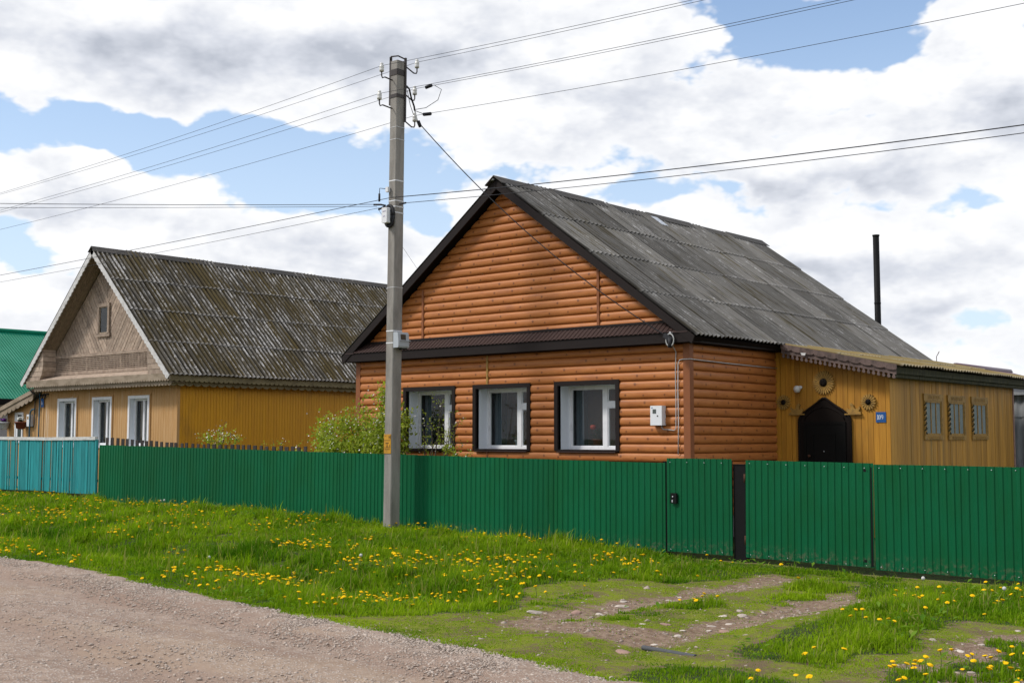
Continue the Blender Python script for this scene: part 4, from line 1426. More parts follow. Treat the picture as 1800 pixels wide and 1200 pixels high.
# house number, lamp
def digits(mb, text, x, z, h, Y):
    """upright numerals with thick and thin strokes"""
    w = h * 0.52
    F = XY(Y)
    def ring(cx, cz, rx, rz, tx, tz, a0=0.0, a1=2 * math.pi, n=20):
        for k in range(n):
            t0, t1 = a0 + (a1 - a0) * k / n, a0 + (a1 - a0) * (k + 1) / n
            p = [(cx + rx * math.cos(t0), cz + rz * math.sin(t0)), (cx + rx * math.cos(t1), cz + rz * math.sin(t1)),
                 (cx + (rx - tx) * math.cos(t1), cz + (rz - tz) * math.sin(t1)), (cx + (rx - tx) * math.cos(t0), cz + (rz - tz) * math.sin(t0))]
            mb.prism(p, F, -0.003, 0.0)
    for ch in text:
        c = x + w / 2
        if ch == '1':
            mb.prism([(c - .05 * h, z), (c + .06 * h, z), (c + .06 * h, z + h), (c - .02 * h, z + h), (c - .16 * h, z + .84 * h), (c - .16 * h, z + .78 * h), (c - .05 * h, z + .86 * h)], F, -0.003, 0)
            mb.prism([(c - .15 * h, z - .004), (c + .16 * h, z - .004), (c + .16 * h, z + .05 * h), (c - .15 * h, z + .05 * h)], F, -0.0045, -.0031)
            x += w * .78
        elif ch == '0':
            ring(c, z + h / 2, .24 * h, .5 * h, .11 * h, .05 * h)
            x += w * 1.08
        elif ch == '9':
            ring(c, z + .68 * h, .24 * h, .32 * h, .10 * h, .05 * h)
            ring(c - .02 * h, z + .5 * h, .26 * h, .5 * h, .10 * h, .05 * h, -1.75, .1, 12)
            x += w * 1.08
        elif ch == '6':
            ring(c, z + .32 * h, .24 * h, .32 * h, .10 * h, .05 * h)
            ring(c + .02 * h, z + .5 * h, .26 * h, .5 * h, .10 * h, .05 * h, 1.4, 3.24, 12)
            x += w * 1.08


sg = empty('house_number_sign', (-9.94, AY0 - 0.01, 2.20), 'square blue plate with white number 109 on the ochre annex', 'sign')
mb = MB(); mb.box(-10.042, -9.841, AY0 - 0.016, AY0 - 0.006, 2.204, 2.403)
mb.build('plate', MATS['sign_blue'], sg)
mb = MB(); digits(mb, '109', -10.024, 2.262, 0.088, AY0 - 0.0165)
mb.build('lettering', MATS['letter_white'], sg)
lp = empty('wall_lamp', (-11.656, AY0 - 0.03, 2.89), 'small white globe lamp on the annex wall above the door', 'lamp')
mb = MB(); mb.lathe([(.035, -.005), (.035, -.03), (.02, -.05)], (-11.62, AY0, 2.92), 10, 'y')
mb.build('base', MATS['box_white'], lp)
mb = MB()
mb.lathe([(.01, -.075), (.045, -.07), (.066, -.03), (.070, 0), (.066, .03), (.045, .06), (.01, .068)], (-11.656, AY0 - 0.10, 2.885), 14, 'z')
mb.build('globe', MATS['lamp_glass'], lp)

# meter box, conduit, coil on the log facade
mt = empty('meter_box', (-12.80, HY0 - 0.04, 2.13), 'white electricity meter box on the log wall beside the corner', 'meter box')
mb = MB(); mb.box(-12.955, -12.700, HY0 - 0.185, HY0 - 0.045, 2.14, 2.505)
mb.build('case', MATS['box_white'], mt)
mb = MB(); mb.box(-12.90, -12.825, HY0 - 0.190, HY0 - 0.1855, 2.36, 2.44)
mb.build('display_window', MATS['meter_glass'], mt)
mb = MB(); mb.box(-12.805, -12.78, HY0 - 0.192, HY0 - 0.1855, 2.305, 2.325)
mb.build('lock', MATS['ink'], mt)
mb = MB(); mb.box(-12.925, -12.905, HY0 - 0.188, HY0 - 0.1855, 2.455, 2.475)
mb.build('emblem', MATS['sign_blue'], mt)
mb = MB()
yy = HY0 - 0.082
mb.tube([(-12.77, yy, 2.15), (-12.77, yy, 2.10), (-12.73, yy, 2.065), (-12.62, yy, 2.06), (-12.50, yy, 2.045), (-12.47, yy, 2.06), (-12.455, yy, 2.12), (-12.45, yy, 2.6), (-12.455, yy, 3.1), (-12.44, yy, 3.5), (-12.46, yy - .06, 3.60), (-12.52, yy - .16, 3.63)], 0.009, 6)
mb.build('conduit', MATS['cable_white'], label='pale cable conduit running from the meter box up to the eave', cat='cable', loc=(-12.6, yy, 2.0))
mb = MB()
mb.tube([(-12.415, HY0 - 0.08, 1.60), (-12.40, HY0 - .08, 2.2), (-12.405, HY0 - .08, 2.8), (-12.395, HY0 - .08, 3.28), (-12.36, HY0 - .083, 3.345), (-12.28, HY0 - .083, 3.355), (-12.14, HY0 - .08, 3.355), (-12.135, HY0 + .1, 3.352), (-12.14, 20.5, 3.335), (-12.14, 22.40, 3.32)], 0.009, 6)
mb.build('peeling_pipe', MATS['barge_white'], label='thin peeling white pipe turning round the corner of the log house', cat='pipe', loc=(-12.4, HY0 - .07, 1.6))
mb = MB()
pts = [(-12.40 + .085 * math.cos(t), 18.86, 3.70 + .115 * math.sin(t)) for t in [-1.2 + k * .33 for k in range(18)]]
mb.tube(pts, 0.013, 6)
mb.build('cable_coil', MATS['cable_white'], label='loop of white cable hanging at the eave corner', cat='cable', loc=(-12.4, 18.86, 3.6))
mb = MB()
mb.bar((-12.52, 18.86, 3.80), (-12.36, 18.86, 3.70), 0.05, 0.09)
mb.tube([(-12.40, 18.86, 3.74), (-12.40, 18.86, 3.56)], 0.04, 6)
mb.build('cable_bracket', MATS['wire_black'], label='black cable anchor at the eave corner of the log house', cat='bracket', loc=(-12.4, 18.86, 3.56))

# things seen inside the windows
def potted(name, x, y, z, r, h, potmat, label):
    t = empty(name, (x, y, z), label, 'potted plant')
    mb = MB(); mb.lathe([(r * .72, 0), (r, h), (r * 1.08, h), (r * 1.08, h * 1.12), (r * .9, h * 1.12)], (x, y, z), 12)
    mb.build('pot', MATS[potmat], t)
    V, T = [], []
    rg = random.Random(4)
    mb = MB()
    for k in range(46):
        a, e = rg.uniform(0, 6.28), rg.uniform(.2, 1.4)
        d = Vector((math.cos(a) * math.cos(e), math.sin(a) * math.cos(e), math.sin(e)))
        L = rg.uniform(.08, .26)
        s = d.cross(Vector((0, 0, 1))).normalized() * .022
        c = Vector((x, y, z + h))
        mb.add([c + d * L * .3, c + d * L * .75 + s, c + d * L * 1.1, c + d * L * .75 - s], [(0, 1, 2, 3)])
    mb.build('leaves', MATS['plant_dark'], t, recalc=False)


potted('potted_plant', -16.72, HY0 + 0.47, 1.725, 0.10, 0.12, 'pot_white', 'green plant in a white pot inside the middle window')
potted('potted_plant', -14.66, HY0 + 0.47, 1.725, 0.11, 0.14, 'pot_terracotta', 'dark plant in a terracotta pot inside the window beside the meter box')
orn = empty('window_ornament', (-14.73, HY0 + 0.40, 2.10), 'small red hanging ornament inside the window beside the meter box', 'ornament')
mb = MB(); mb.lathe([(.012, -.055), (.045, -.04), (.062, 0), (.055, .035), (.02, .05)], (-14.73, HY0 + 0.40, 2.12), 12)
mb.build('body', MATS['ornament_red'], orn)
mb = MB(); mb.lathe([(.03, .045), (.025, .075), (.005, .08)], (-14.73, HY0 + 0.40, 2.12), 8); mb.tube([(-14.73, HY0 + .40, 2.19), (-14.73, HY0 + .40, 2.86)], .002, 4)
mb.build('cap', MATS['ink'], orn)

# ------------------------------------------------------------------ second house (ochre, grey wooden gable)
BX0, BX1, BY0, BY1 = -35.70, -28.50, 19.20, 30.0
BR, BRZ = -32.15, 7.36
BE0, BE1, BEZ = -36.08, -28.16, 3.60
BSL = (BRZ - BEZ) / (BE1 - BR)
BF = 18.70
house2 = empty('ochre_house', (BR, BY0, 0), 'ochre plank house with a weathered grey wooden gable and a mossy corrugated roof', 'house')


def grooved(mb, u0, u1, z0, z1, step, fn, groove=0.008, d=0.02, holes=()):
    """boards with gaps as real relief, one mesh; holes = (u0,u1,z0,z1)"""
    n = round((u1 - u0) / step)
    st = (u1 - u0) / n
    for k in range(n):
        a, b = u0 + k * st + groove / 2, u0 + (k + 1) * st - groove / 2
        parts = [(z0, z1)]
        for (ha, hb, hz0, hz1) in holes:
            if b > ha and a < hb:
                parts = [q for (p0, p1) in parts for q in ((p0, min(p1, hz0)), (max(p0, hz1), p1)) if q[1] - q[0] > .01]
        for p0, p1 in parts:
            mb.prism([(a, p0), (b, p0), (b, p1), (a, p1)], fn, 0.0, d)
    return mb


def build_house2():
    fr = XY(BY0)
    wall = MB()
    wall.box(BX0, BX1 - 0.02, BY0 + 0.34, BY1, -0.2, 3.40)
    wall.prism([(BX0, -0.2), (BX1 - .02, -0.2), (BX1 - .02, 0.6), (BX0, 0.6)], fr, 0.03, 0.335)
    wall = wall.build('wall', MATS['facade_buff'], house2)
    WIN = [(-34.77, -33.68), (-32.80, -31.74), (-30.89, -29.82)]
    W0, W1 = 1.62, 3.10
    mb = MB()
    grooved(mb, BX0 + .08, BX1 - .08, 0.1, 3.40, 0.115, fr, 0.006, 0.02, [(a + .05, b - .05, W0 + .05, W1 - .05) for a, b in WIN])
    mb.build('facade_boards', MATS['facade_buff'], wall)
    mb = MB()
    xs = [BX0 + .01] + [v for a, b in WIN for v in (a + .06, b - .06)] + [BX1 - .03]
    for i in range(7):
        if i % 2 == 0:
            mb.box(xs[i], xs[i + 1], BY0 + .021, BY0 + .335, .61, 3.39)
        else:
            mb.box(xs[i] + .002, xs[i + 1] - .002, BY0 + .021, BY0 + .335, .61, W0 + .05)
            mb.box(xs[i] + .002, xs[i + 1] - .002, BY0 + .021, BY0 + .335, W1 - .05, 3.39)
    mb.build('backing', MATS['room_dark'], wall)
    mb = MB()
    grooved(mb, BY0 + .06, BY1, 0.1, 3.40, 0.10, XS(BX1), 0.007, 0.019)
    mb.build('side_boards', MATS['wall_ochre'], wall)
    for x in (BX0, BX1):
        mb = MB()
        mb.box(x - .085 if x == BX1 else x - .02, x + .02 if x == BX1 else x + .085, BY0 - .02, BY0 + .06, 0.05, 3.40)
        mb.build('corner_board', MATS['facade_buff'], wall)
    # windows
    for i, (x0, x1) in enumerate(WIN):
        t = 0.085
        mb = MB()
        for poly in ([(x0, W0), (x0 + t, W0), (x0 + t, W1), (x0, W1)], [(x1 - t, W0), (x1, W0), (x1, W1), (x1 - t, W1)],
                     [(x0 + t, W1 - t), (x1 - t, W1 - t), (x1 - t, W1), (x0 + t, W1)], [(x0 + t, W0), (x1 - t, W0), (x1 - t, W0 + t), (x0 + t, W0 + t)]):
            mb.prism(poly, fr, -0.035, 0.0)
        w = mb.build('window', MATS['white_paint'], house2, label=['white two-light window nearest the low left wing', 'white two-light middle window', 'white two-light window nearest the corner'][i])
        ix0, ix1, iz0, iz1 = x0 + t, x1 - t, W0 + t, W1 - t
        mb = MB()
        mb.box(ix0 - .02, ix0, BY0, BY0 + .13, iz0, iz1)
        mb.box(ix1, ix1 + .02, BY0, BY0 + .13, iz0, iz1)
        mb.box(ix0, ix1, BY0, BY0 + .13, iz1, iz1 + .02)
        mb.box(ix0, ix1, BY0, BY0 + .13, iz0 - .02, iz0)
        mb.build('jamb', MATS['jamb_white'], w)
        yf = BY0 + .13
        xm = (ix0 + ix1) / 2 + .03
        mb = MB()
        for q in ((ix0, ix0 + .06, iz0, iz1), (ix1 - .06, ix1, iz0, iz1), (xm - .04, xm + .04, iz0 + .06, iz1 - .06), (ix0 + .06, ix1 - .06, iz0, iz0 + .06), (ix0 + .06, ix1 - .06, iz1 - .06, iz1)):
            mb.box(q[0], q[1], yf, yf + .06, q[2], q[3])
        mb.build('sash', MATS['white_paint'], w)
        for a, b in ((ix0 + .06, xm - .04), (xm + .04, ix1 - .06)):
            mb = MB()
            mb.box(a, b, yf + .03, yf + .036, iz0 + .06, iz1 - .06)
            mb.build('pane', MATS['window_glass'], w)
        # thin wooden edge around the surround
        mb = MB()
        for q in ((x0 - .06, x1 + .06, W1 + .01, W1 + .05), (x1 + .015, x1 + .05, W0, W1 + .009)):
            mb.box(q[0], q[1], BY0 - .03, BY0 - .001, q[2], q[3])
        mb.build('architrave', MATS['facade_buff'], w)
        cn = wavy_cloth('net_curtain', ix0, ix1, iz0, iz1, XY(yf + .10), 'net_curtain', None, 6, .015)
        prop(cn, ['net curtain inside the ochre house window nearest the low wing', 'net curtain inside the middle window of the ochre house', 'net curtain inside the ochre house window nearest its corner'][i], 'curtain', 'net curtains of the ochre house')
    # --- gable of slanted planks meeting in a chevron
    gable = MB()
    gable.prism([(BX0 + .1, 3.7), (BX1 - .1, 3.7), (BR, BRZ - .2)], fr, 0.03, 0.10)
    gable = gable.build('gable', MATS['mossy_board'], house2, label='weathered grey gable of slanted planks with a small window')
    z0 = 4.36
    zr = lambda x: BRZ - .16 - abs(x - BR) * BSL
    # plank direction: left half falls to the right, right half falls to the left (as a V)
    sl = 1.35
    pw = 0.20
    rng = random.Random(9)

    def clip(poly, f):
        out = []
        for i in range(len(poly)):
            a, b = poly[i], poly[(i + 1) % len(poly)]
            fa, fb = f(a), f(b)
            if fa >= 0:
                out.append(a)
            if fa * fb < 0:
                t = fa / (fa - fb)
                out.append((a[0] + (b[0] - a[0]) * t, a[1] + (b[1] - a[1]) * t))
        return out
    for s in (-1, 1):
        k = -40
        while k < 60:
            c0 = 3.0 + k * pw
            c1 = c0 + pw - .020
            # band: c0 <= z - sl*|x-BR| <= c1 (opens upward from the centre line)
            X = 4.2
            poly = [(BR + s * 0.006, c0), (BR + s * X, c0 + sl * X), (BR + s * X, c1 + sl * X), (BR + s * .006, c1)]
            poly = clip(poly, lambda p: p[1] - z0)
            if len(poly) > 2:
                poly = clip(poly, lambda p: zr(p[0]) - p[1])
            if len(poly) > 2:
                ar = abs(sum(poly[i][0] * poly[i - 1][1] - poly[i - 1][0] * poly[i][1] for i in range(len(poly)))) / 2
                if ar > 0.004:
                    mb = MB()
                    mb.prism(poly, fr, rng.uniform(-.006, .004), 0.028)
                    mb.build('plank', MATS['grey_wood'], gable)
            k += 1
    # gable window
    mb = MB()
    for q in ((-32.60, -32.51, 4.93, 5.84), (-32.05, -31.96, 4.93, 5.84), (-32.51, -32.05, 5.74, 5.84), (-32.64, -31.92, 4.86, 4.95)):
        mb.box(q[0], q[1], BY0 - .06, BY0 - .007, q[2], q[3])
    w = mb.build('window', MATS['grey_wood'], gable)
    mb = MB()
    for q in ((-32.51, -32.48, 4.95, 5.74), (-32.08, -32.05, 4.95, 5.74), (-32.48, -32.08, 5.71, 5.74), (-32.48, -32.08, 4.95, 4.99)):
        mb.box(q[0], q[1], BY0 - .035, BY0 - .0075, q[2], q[3])
    mb.build('sash', MATS['frieze_wood'], w)
    mb = MB()
    mb.box(-32.48, -32.08, BY0 - .020, BY0 - .014, 4.99, 5.71)
    mb.build('pane', MATS['window_glass'], w)
    mb = MB()
    mb.box(-32.48, -32.08, BY0 - .012, BY0 - .0078, 4.99, 5.71)
    mb.build('dark_back', MATS['room_dark'], w)
    # lattice band and ledge
    GX0, GX1 = -35.02, -29.30
    mb = MB()
    mb.box(GX0, GX1, BY0 - .055, BY0 - .001, 4.31, 4.40)
    mb.box(GX0, GX1, BY0 - .045, BY0 - .001, 3.80, 3.90)
    mb.build('rail', MATS['grey_wood'], gable)
    mb = MB()
    n = 74
    for k in range(n + 1):
        x = GX0 + .03 + (GX1 - GX0 - .06) * k / n
        wd = .03 if k % 12 else .06
        mb.box(x - wd / 2, x + wd / 2, BY0 - .036, BY0 - .014, 3.90, 4.31)
    for k in range(7):
        z = 3.935 + k * .056
        mb.box(GX0, GX1, BY0 - .045, BY0 - .037, z - .011, z + .011)
    mb.build('lattice', MATS['grey_wood'], gable, kind='stuff')
    mb = MB()
    mb.box(GX0, GX1, BY0 - .013, BY0 + .028, 3.7, 4.36)
    mb.build('lattice_back', MATS['room_dark'], gable)
    mb = MB()
    mb.prism([(BF + .03, 3.655), (BY0 - .001, 3.80), (BY0 - .001, 3.77), (BF + .03, 3.62)], lambda u, v, d: (d, u, v), GX0 - .25, GX1 + .22)
    mb.build('ledge', MATS['grey_wood'], gable)
    # boarded corners flush with the eave, curved inner edge
    for s in (-1, 1):
        ex = BE0 if s < 0 else BE1
        inner = [(1.00, 3.66), (1.10, 3.80), (1.17, 3.97), (1.19, 4.15), (1.17, 4.35), (1.12, 4.62)] if s < 0 else [(1.08, 3.66), (1.10, 3.80), (1.12, 3.97), (1.13, 4.15), (1.13, 4.35), (1.10, 4.6)]
        inner = [(ex - s * a, b) for a, b in inner]
        poly = [(ex - s * .05, 3.62)] + inner
        zz = 3.62
        while zz < 4.62:
            q = clip(poly, lambda p: p[1] - zz - .004)
            q = clip(q, lambda p: zz + .145 - p[1]) if len(q) > 2 else q
            if len(q) > 2:
                mb = MB()
                mb.prism(q, XY(BF), 0.03, BY0 - BF - .04)
                mb.build('corner_board', MATS['grey_wood'], gable)
            zz += .15
    # --- double frieze with scalloped edges, front and right side
    mb = MB()
    scallop(mb, BE0 + .30, BE1 + .02, 3.64, 3.49, 0.125, 0.06, XY(BF), -0.02, 0.02, 'round')
    mb.build('frieze', MATS['frieze_wood'], house2, label='upper scalloped frieze board along the front')
    mb = MB()
    scallop(mb, BE0 + .62, BE1 - .02, 3.52, 3.37, 0.16, 0.06, XY(BF), 0.06, 0.09, 'round')
    mb.build('frieze', MATS['frieze_wood'], house2, label='lower scalloped frieze board along the front')
    mb = MB()
    scallop(mb, BF - .02, 30.2, 3.60, 3.47, 0.16, 0.05, XS(BE1), -0.01, 0.02, 'round')
    mb.build('eave_frieze', MATS['eave_wood'], house2)
    mb = MB()
    scallop(mb, BF + .05, 30.2, 3.50, 3.38, 0.26, 0.075, XS(BE1 - .10), 0.0, 0.03, 'round')
    mb.build('eave_frieze', MATS['eave_wood'], house2)
    mb = MB()
    mb.box(BE0 + .35, BE1 - .04, BF + .09, BY0 + .02, 3.395, 3.42)
    mb.box(BX1 - .02, BE1 - .135, BY0 + .021, 30.1, 3.395, 3.42)
    mb.build('soffit', MATS['soffit_wood'], house2)
    # --- roof
    n = Vector((BSL, 0, 1)).normalized()
    roof = MB()
    for s in (1, -1):
        a, b = Vector((BR, 0, BRZ)), Vector((BE1 if s == 1 else BE0, 0, BEZ))
        dn = Vector((n.x * s, 0, n.z))
        q = [a, b, b - dn * .05, a - dn * .05]
        roof.add([(p.x, BF - .02, p.z) for p in q] + [(p.x, 30.3, p.z) for p in q], [(0, 1, 2, 3), (7, 6, 5, 4), (0, 4, 5, 1), (1, 5, 6, 2), (2, 6, 7, 3), (3, 7, 4, 0)])
    roof = roof.build('roof', MATS['soffit_wood'], house2, label='steep roof of mossy corrugated sheets with white lichen patches')
    up = Vector((BR - BE1, 0, BRZ - BEZ))
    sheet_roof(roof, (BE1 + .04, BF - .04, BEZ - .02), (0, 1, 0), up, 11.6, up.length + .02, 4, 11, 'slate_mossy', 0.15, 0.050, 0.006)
    me = corrugated('far_slope2', 11.6, up.length, 0.15, 0.036, MATS['slate_mossy'])
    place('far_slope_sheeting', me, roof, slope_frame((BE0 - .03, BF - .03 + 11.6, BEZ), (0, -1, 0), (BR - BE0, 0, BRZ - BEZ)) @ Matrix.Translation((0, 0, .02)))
    for k in range(6):
        y0 = BF - .08 + k * 1.96
        mb = MB()
        for s in (1, -1):
            a = Vector((BR, 0, BRZ + .10 + .012 * (k % 2)))
            b = a + Vector((.17 * s, 0, -.17 * BSL))
            q = [a, b, b - Vector((0, 0, .015)), a - Vector((0, 0, .02))]
            mb.add([(p.x, y0, p.z) for p in q] + [(p.x, y0 + 2.0, p.z) for p in q], [(0, 1, 2, 3), (7, 6, 5, 4), (0, 4, 5, 1), (1, 5, 6, 2), (2, 6, 7, 3), (3, 7, 4, 0)])
        mb.build('ridge_cap', MATS['ridge_dark'], roof)
    # pale barge boards with a toothed lower edge, soffit planks behind
    for s, ex in ((1, BE1), (-1, BE0)):
        a, b = Vector((BR, 0, BRZ)), Vector((ex, 0, BEZ))
        L = (b - a).length
        d = (b - a) / L
        dn = Vector((n.x * s, 0, n.z))
        fn = lambda u, v, dd: tuple(a + d * u + dn * v + Vector((0, BF + dd, 0)))
        mb = MB()
        scallop(mb, -0.02, L + .05, 0.02, -0.115, 0.16, 0.03, fn, -0.045, -0.018, 'zig')
        mb.build('barge_board', MATS['barge_white'], roof)
        for j in range(6):
            mb = MB()
            y0 = BF + .01 + j * .082
            q = [a - dn * .052, b - dn * .052 - d * .02, b - dn * .07 - d * .02, a - dn * .07]
            mb.add([(p.x, y0, p.z) for p in q] + [(p.x, y0 + .077, p.z) for p in q], [(0, 1, 2, 3), (7, 6, 5, 4), (0, 4, 5, 1), (1, 5, 6, 2), (2, 6, 7, 3), (3, 7, 4, 0)])
            mb.build('soffit_plank', MATS['soffit_wood'], roof)
    # --- low wing on the left
    wing = MB()
    tz = lambda x: 3.22 - (-35.72 - x) * .255
    wing.prism([(-37.92, -.2), (-35.72, -.2), (-35.72, tz(-35.72)), (-37.92, tz(-37.92))], fr, .03, 6.0)
    wing = wing.build('wing', MATS['facade_buff'], house2, label='low lean-to wing with a narrow white window')
    x = -37.92
    while x < -35.74:
        w = min(.17, -35.72 - x)
        mb = MB()
        mb.prism([(x + .003, 0), (x + w - .003, 0), (x + w - .003, tz(x + w)), (x + .003, tz(x))], fr, .0, .028)
        mb.build('plank', MATS['facade_buff'], wing)
        x += w
    mb = MB()
    scallop(mb, -38.24, -35.85, lambda u: tz(u) + .10, lambda u: tz(u) - .03, .27, .09, fr, -.25, -.22, 'round')
    mb.build('valance', MATS['frieze_wood'], wing)
    mb = MB()
    mb.prism([(-38.26, tz(-38.26) + .09), (-35.85, tz(-35.85) + .09), (-35.85, tz(-35.85) + .22), (-38.26, tz(-38.26) + .22)], fr, -.28, 6.1)
    mb.build('wing_roof', MATS['frieze_wood'], wing)
    mb = MB()
    x0, x1, z0w, z1w = -37.39, -36.88, 1.75, 2.72
    for q in ((x0, x0 + .07, z0w, z1w), (x1 - .07, x1, z0w, z1w), (x0 + .07, x1 - .07, z1w - .08, z1w), (x0 + .07, x1 - .07, z0w, z0w + .08)):
        mb.box(q[0], q[1], BY0 - .03, BY0 - .001, q[2], q[3])
    mb.box(x0 + .07, x0 + .17, BY0 - .015, BY0 - .0012, z0w + .08, z1w - .08)
    w = mb.build('window', MATS['white_paint'], wing)
    mb = MB(); mb.box(x0 + .17, x1 - .07, BY0 - .008, BY0 - .002, z0w + .08, z1w - .08)
    mb.build('pane', MATS['meter_glass'], w)


build_house2()

# fittings on the second house
def wall_pot(x, z, potmat, petal, label):
    t = empty('wall_planter', (x, BY0 - .12, z), label, 'flowerpot')
    mb = MB(); mb.lathe([(.07, 0), (.13, .03), (.17, .20), (.185, .20), (.185, .235), (.15, .235)], (x, BY0 - .19, z), 12)
    mb.build('pot', MATS[potmat], t)
    mb = MB()
    rg = random.Random(int(z * 100 + x * 10))
    for k in range(16):
        c = Vector((x + rg.uniform(-.10, .10), BY0 - .19 + rg.uniform(-.08, .08), z + .30 + rg.uniform(-.04, .08)))
        mb.lathe([(.012, -.018), (.036, -.006), (.036, .008), (.01, .02)], c, 6)
    mb.build('blooms', MATS[petal], t)
    mb = MB()
    for k in range(18):
        a = rg.uniform(0, 6.28)
        c = Vector((x, BY0 - .19, z + .22))
        d = Vector((math.cos(a) * .13, math.sin(a) * .1, rg.uniform(.03, .12)))
        s = Vector((-math.sin(a), math.cos(a), 0)) * .022
        mb.add([c, c + d * .6 + s, c + d, c + d * .6 - s], [(0, 1, 2, 3)])
    mb.build('leaves', MATS['plant_dark'], t, recalc=False)


wall_pot(-37.78, 2.18, 'pot_white', 'petal_violet', 'white wall planter with violet flowers on the low ochre wing')
wall_pot(-36.68, 2.18, 'pot_terracotta', 'petal_white', 'brown wall planter with white flowers on the low ochre wing')
t = empty('meter_box', (-36.36, BY0 - .05, 2.25), 'small white meter box on the ochre house beside the blue pipes', 'meter box')
mb = MB(); mb.box(-36.46, -36.28, BY0 - .12, BY0 - .003, 2.27, 2.64)
mb.build('case', MATS['box_white'], t)
mb = MB(); mb.box(-36.42, -36.34, BY0 - .125, BY0 - .1205, 2.49, 2.58)
mb.build('display_window', MATS['ochre_carved'], t)
t = empty('house_number_sign', (-35.66, BY0 - .04, 2.86), 'small blue number plate on the ochre house beside the blue pipe', 'sign')
mb = MB(); mb.box(-35.75, -35.58, BY0 - .045, BY0 - .035, 2.86, 3.12)
mb.build('plate', MATS['sign_blue'], t)
mb = MB(); digits(mb, '6', -35.71, 2.93, .12, BY0 - .0455)
mb.build('lettering', MATS['letter_white'], t)
mb = MB(); mb.tube([(-35.80, BY0 - .06, .6), (-35.80, BY0 - .06, 3.30)], .022, 6)
mb.build('blue_pipe', MATS['pipe_blue'], label='tall blue service pipe on the corner of the ochre house', cat='pipe', loc=(-35.8, BY0 - .06, .6))
mb = MB(); mb.tube([(-36.24, BY0 - .13, .6), (-36.24, BY0 - .13, 2.62), (-36.20, BY0 - .13, 2.74), (-36.10, BY0 - .13, 2.79), (-35.95, BY0 - .13, 2.80)], .024, 6)
mb.build('blue_pipe', MATS['pipe_blue'], label='blue pipe bent at the top beside the white meter box', cat='pipe', loc=(-36.24, BY0 - .13, .6))
mb = MB(); mb.tube([(-36.20, BY0 - .05, 2.24), (-36.12, BY0 - .05, 2.30), (-36.10, BY0 - .05, 2.45), (-36.10, BY0 - .05, 3.05), (-36.02, BY0 - .05, 3.14), (-35.86, BY0 - .08, 3.20), (-35.82, BY0 - .30, 3.30), (-35.95, BY0 - .35, 3.45), (-36.1, BY0 - .3, 3.42)], .018, 6)
mb.build('conduit', MATS['pipe_grey'], label='grey cable conduit curving up to the eave of the ochre house', cat='cable', loc=(-36.2, BY0 - .05, 2.2))
mb = MB()
mb.box(-35.62, -35.35, BY0 - .05, BY0 - .003, 3.24, 3.27)
mb.tube([(-35.58, BY0 - .06, 3.25), (-35.58, BY0 - .10, 3.12)], .03, 6)
mb.tube([(-35.42, BY0 - .06, 3.25), (-35.42, BY0 - .10, 3.12)], .03, 6)
mb.build('cable_clamp', MATS['wire_black'], label='black cable clamps under the eave of the ochre house', cat='clamp', loc=(-35.5, BY0 - .05, 3.1))

# ------------------------------------------------------------------ buildings farther off
def gable_block(name, label, x0, x1, y0, y1, ze, rx, rz, wallmat, roofmat, cat='house', over=0.35, pitch=0.2, trap=True):
    t = empty(name, ((x0 + x1) / 2, y0, 0), label, cat)
    mb = MB()
    sr, sl_ = (rz - ze) / (x1 + over - rx), (rz - ze) / (rx - x0 + over)
    mb.prism([(x0, -.3), (x1, -.3), (x1, ze + over * sr - .04), (rx, rz - .05), (x0, ze + over * sl_ - .04)], XY(y0), 0, y1 - y0)
    mb.build('wall', MATS[wallmat], t)
    roof = MB()
    roof.tube([(rx, y0 - over - .02, rz + .03), (rx, y1 + over, rz + .03)], .09, 6)
    roof = roof.build('roof', MATS[roofmat], t)
    L = y1 - y0 + 2 * over
    n = max(1, round(L / 1.15))
    for s in (1, -1):
        ex = x1 + over if s > 0 else x0 - over
        up = Vector((rx - ex, 0, rz - ze))
        me = corrugated(name + '_sheet', L / n + .01, up.length, pitch, pitch * .13, MATS[roofmat], trap=trap, th=.01)
        for k in range(n):
            if s > 0:
                F = slope_frame((ex, y0 - over + k * L / n, ze), (0, 1, 0), up)
            else:
                F = slope_frame((ex, y1 + over - k * L / n, ze), (0, -1, 0), up)
            place('roof_sheet', me, roof, F)
    return t, roof


g_house, g_roof = gable_block('green_roofed_house', 'pale house under a bright green metal roof beyond the ochre house', -46.7, -39.35, 17.5, 30.0, 3.18, -43.0, 5.78, 'wall_pale', 'green_roof', pitch=0.115)
mb = MB(); mb.box(-38.98, -38.94, 17.2, 30.3, 2.99, 3.20)
mb.build('eave_fascia', MATS['black_metal'], g_house)
p_house, p_roof = gable_block('purple_roofed_shed', 'low outbuilding under a dull purple metal roof behind the annex', -17.4, -9.7, 36.3, 40.4, 2.75, -13.61, 4.02, 'wall_pale', 'purple_roof', 'shed', over=0.3)
# grey corrugated shed wall at the right edge
sh = empty('grey_shed', (-9.0, 31.0, 0), 'grey corrugated sheet shed behind the far end of the annex', 'shed')
mb = MB(); mb.box(-10.25, -5.0, 31.06, 34.0, -.2, 2.93)
mb.build('wall', MATS['shed_grey'], sh)
me1 = corrugated('shed_sheet', 1.0, 0.56, .2, .05, MATS['shed_grey'])
me2 = corrugated('shed_sheet_low', 1.0, 2.6, .2, .05, MATS['shed_grey'])
for k in range(5):
    place('wall_sheet', me2, sh, slope_frame((-10.35 + k * 1.0, 31.05, -.15), (1, 0, 0), (0, 0, 1)))
    place('wall_sheet', me1, sh, slope_frame((-10.35 + k * 1.0, 31.03, 2.42), (1, 0, 0), (0, 0, 1)))
mb = MB(); mb.box(-10.5, -4.8, 30.85, 34.2, 2.96, 3.03)
mb.build('roof', MATS['shed_grey'], sh)
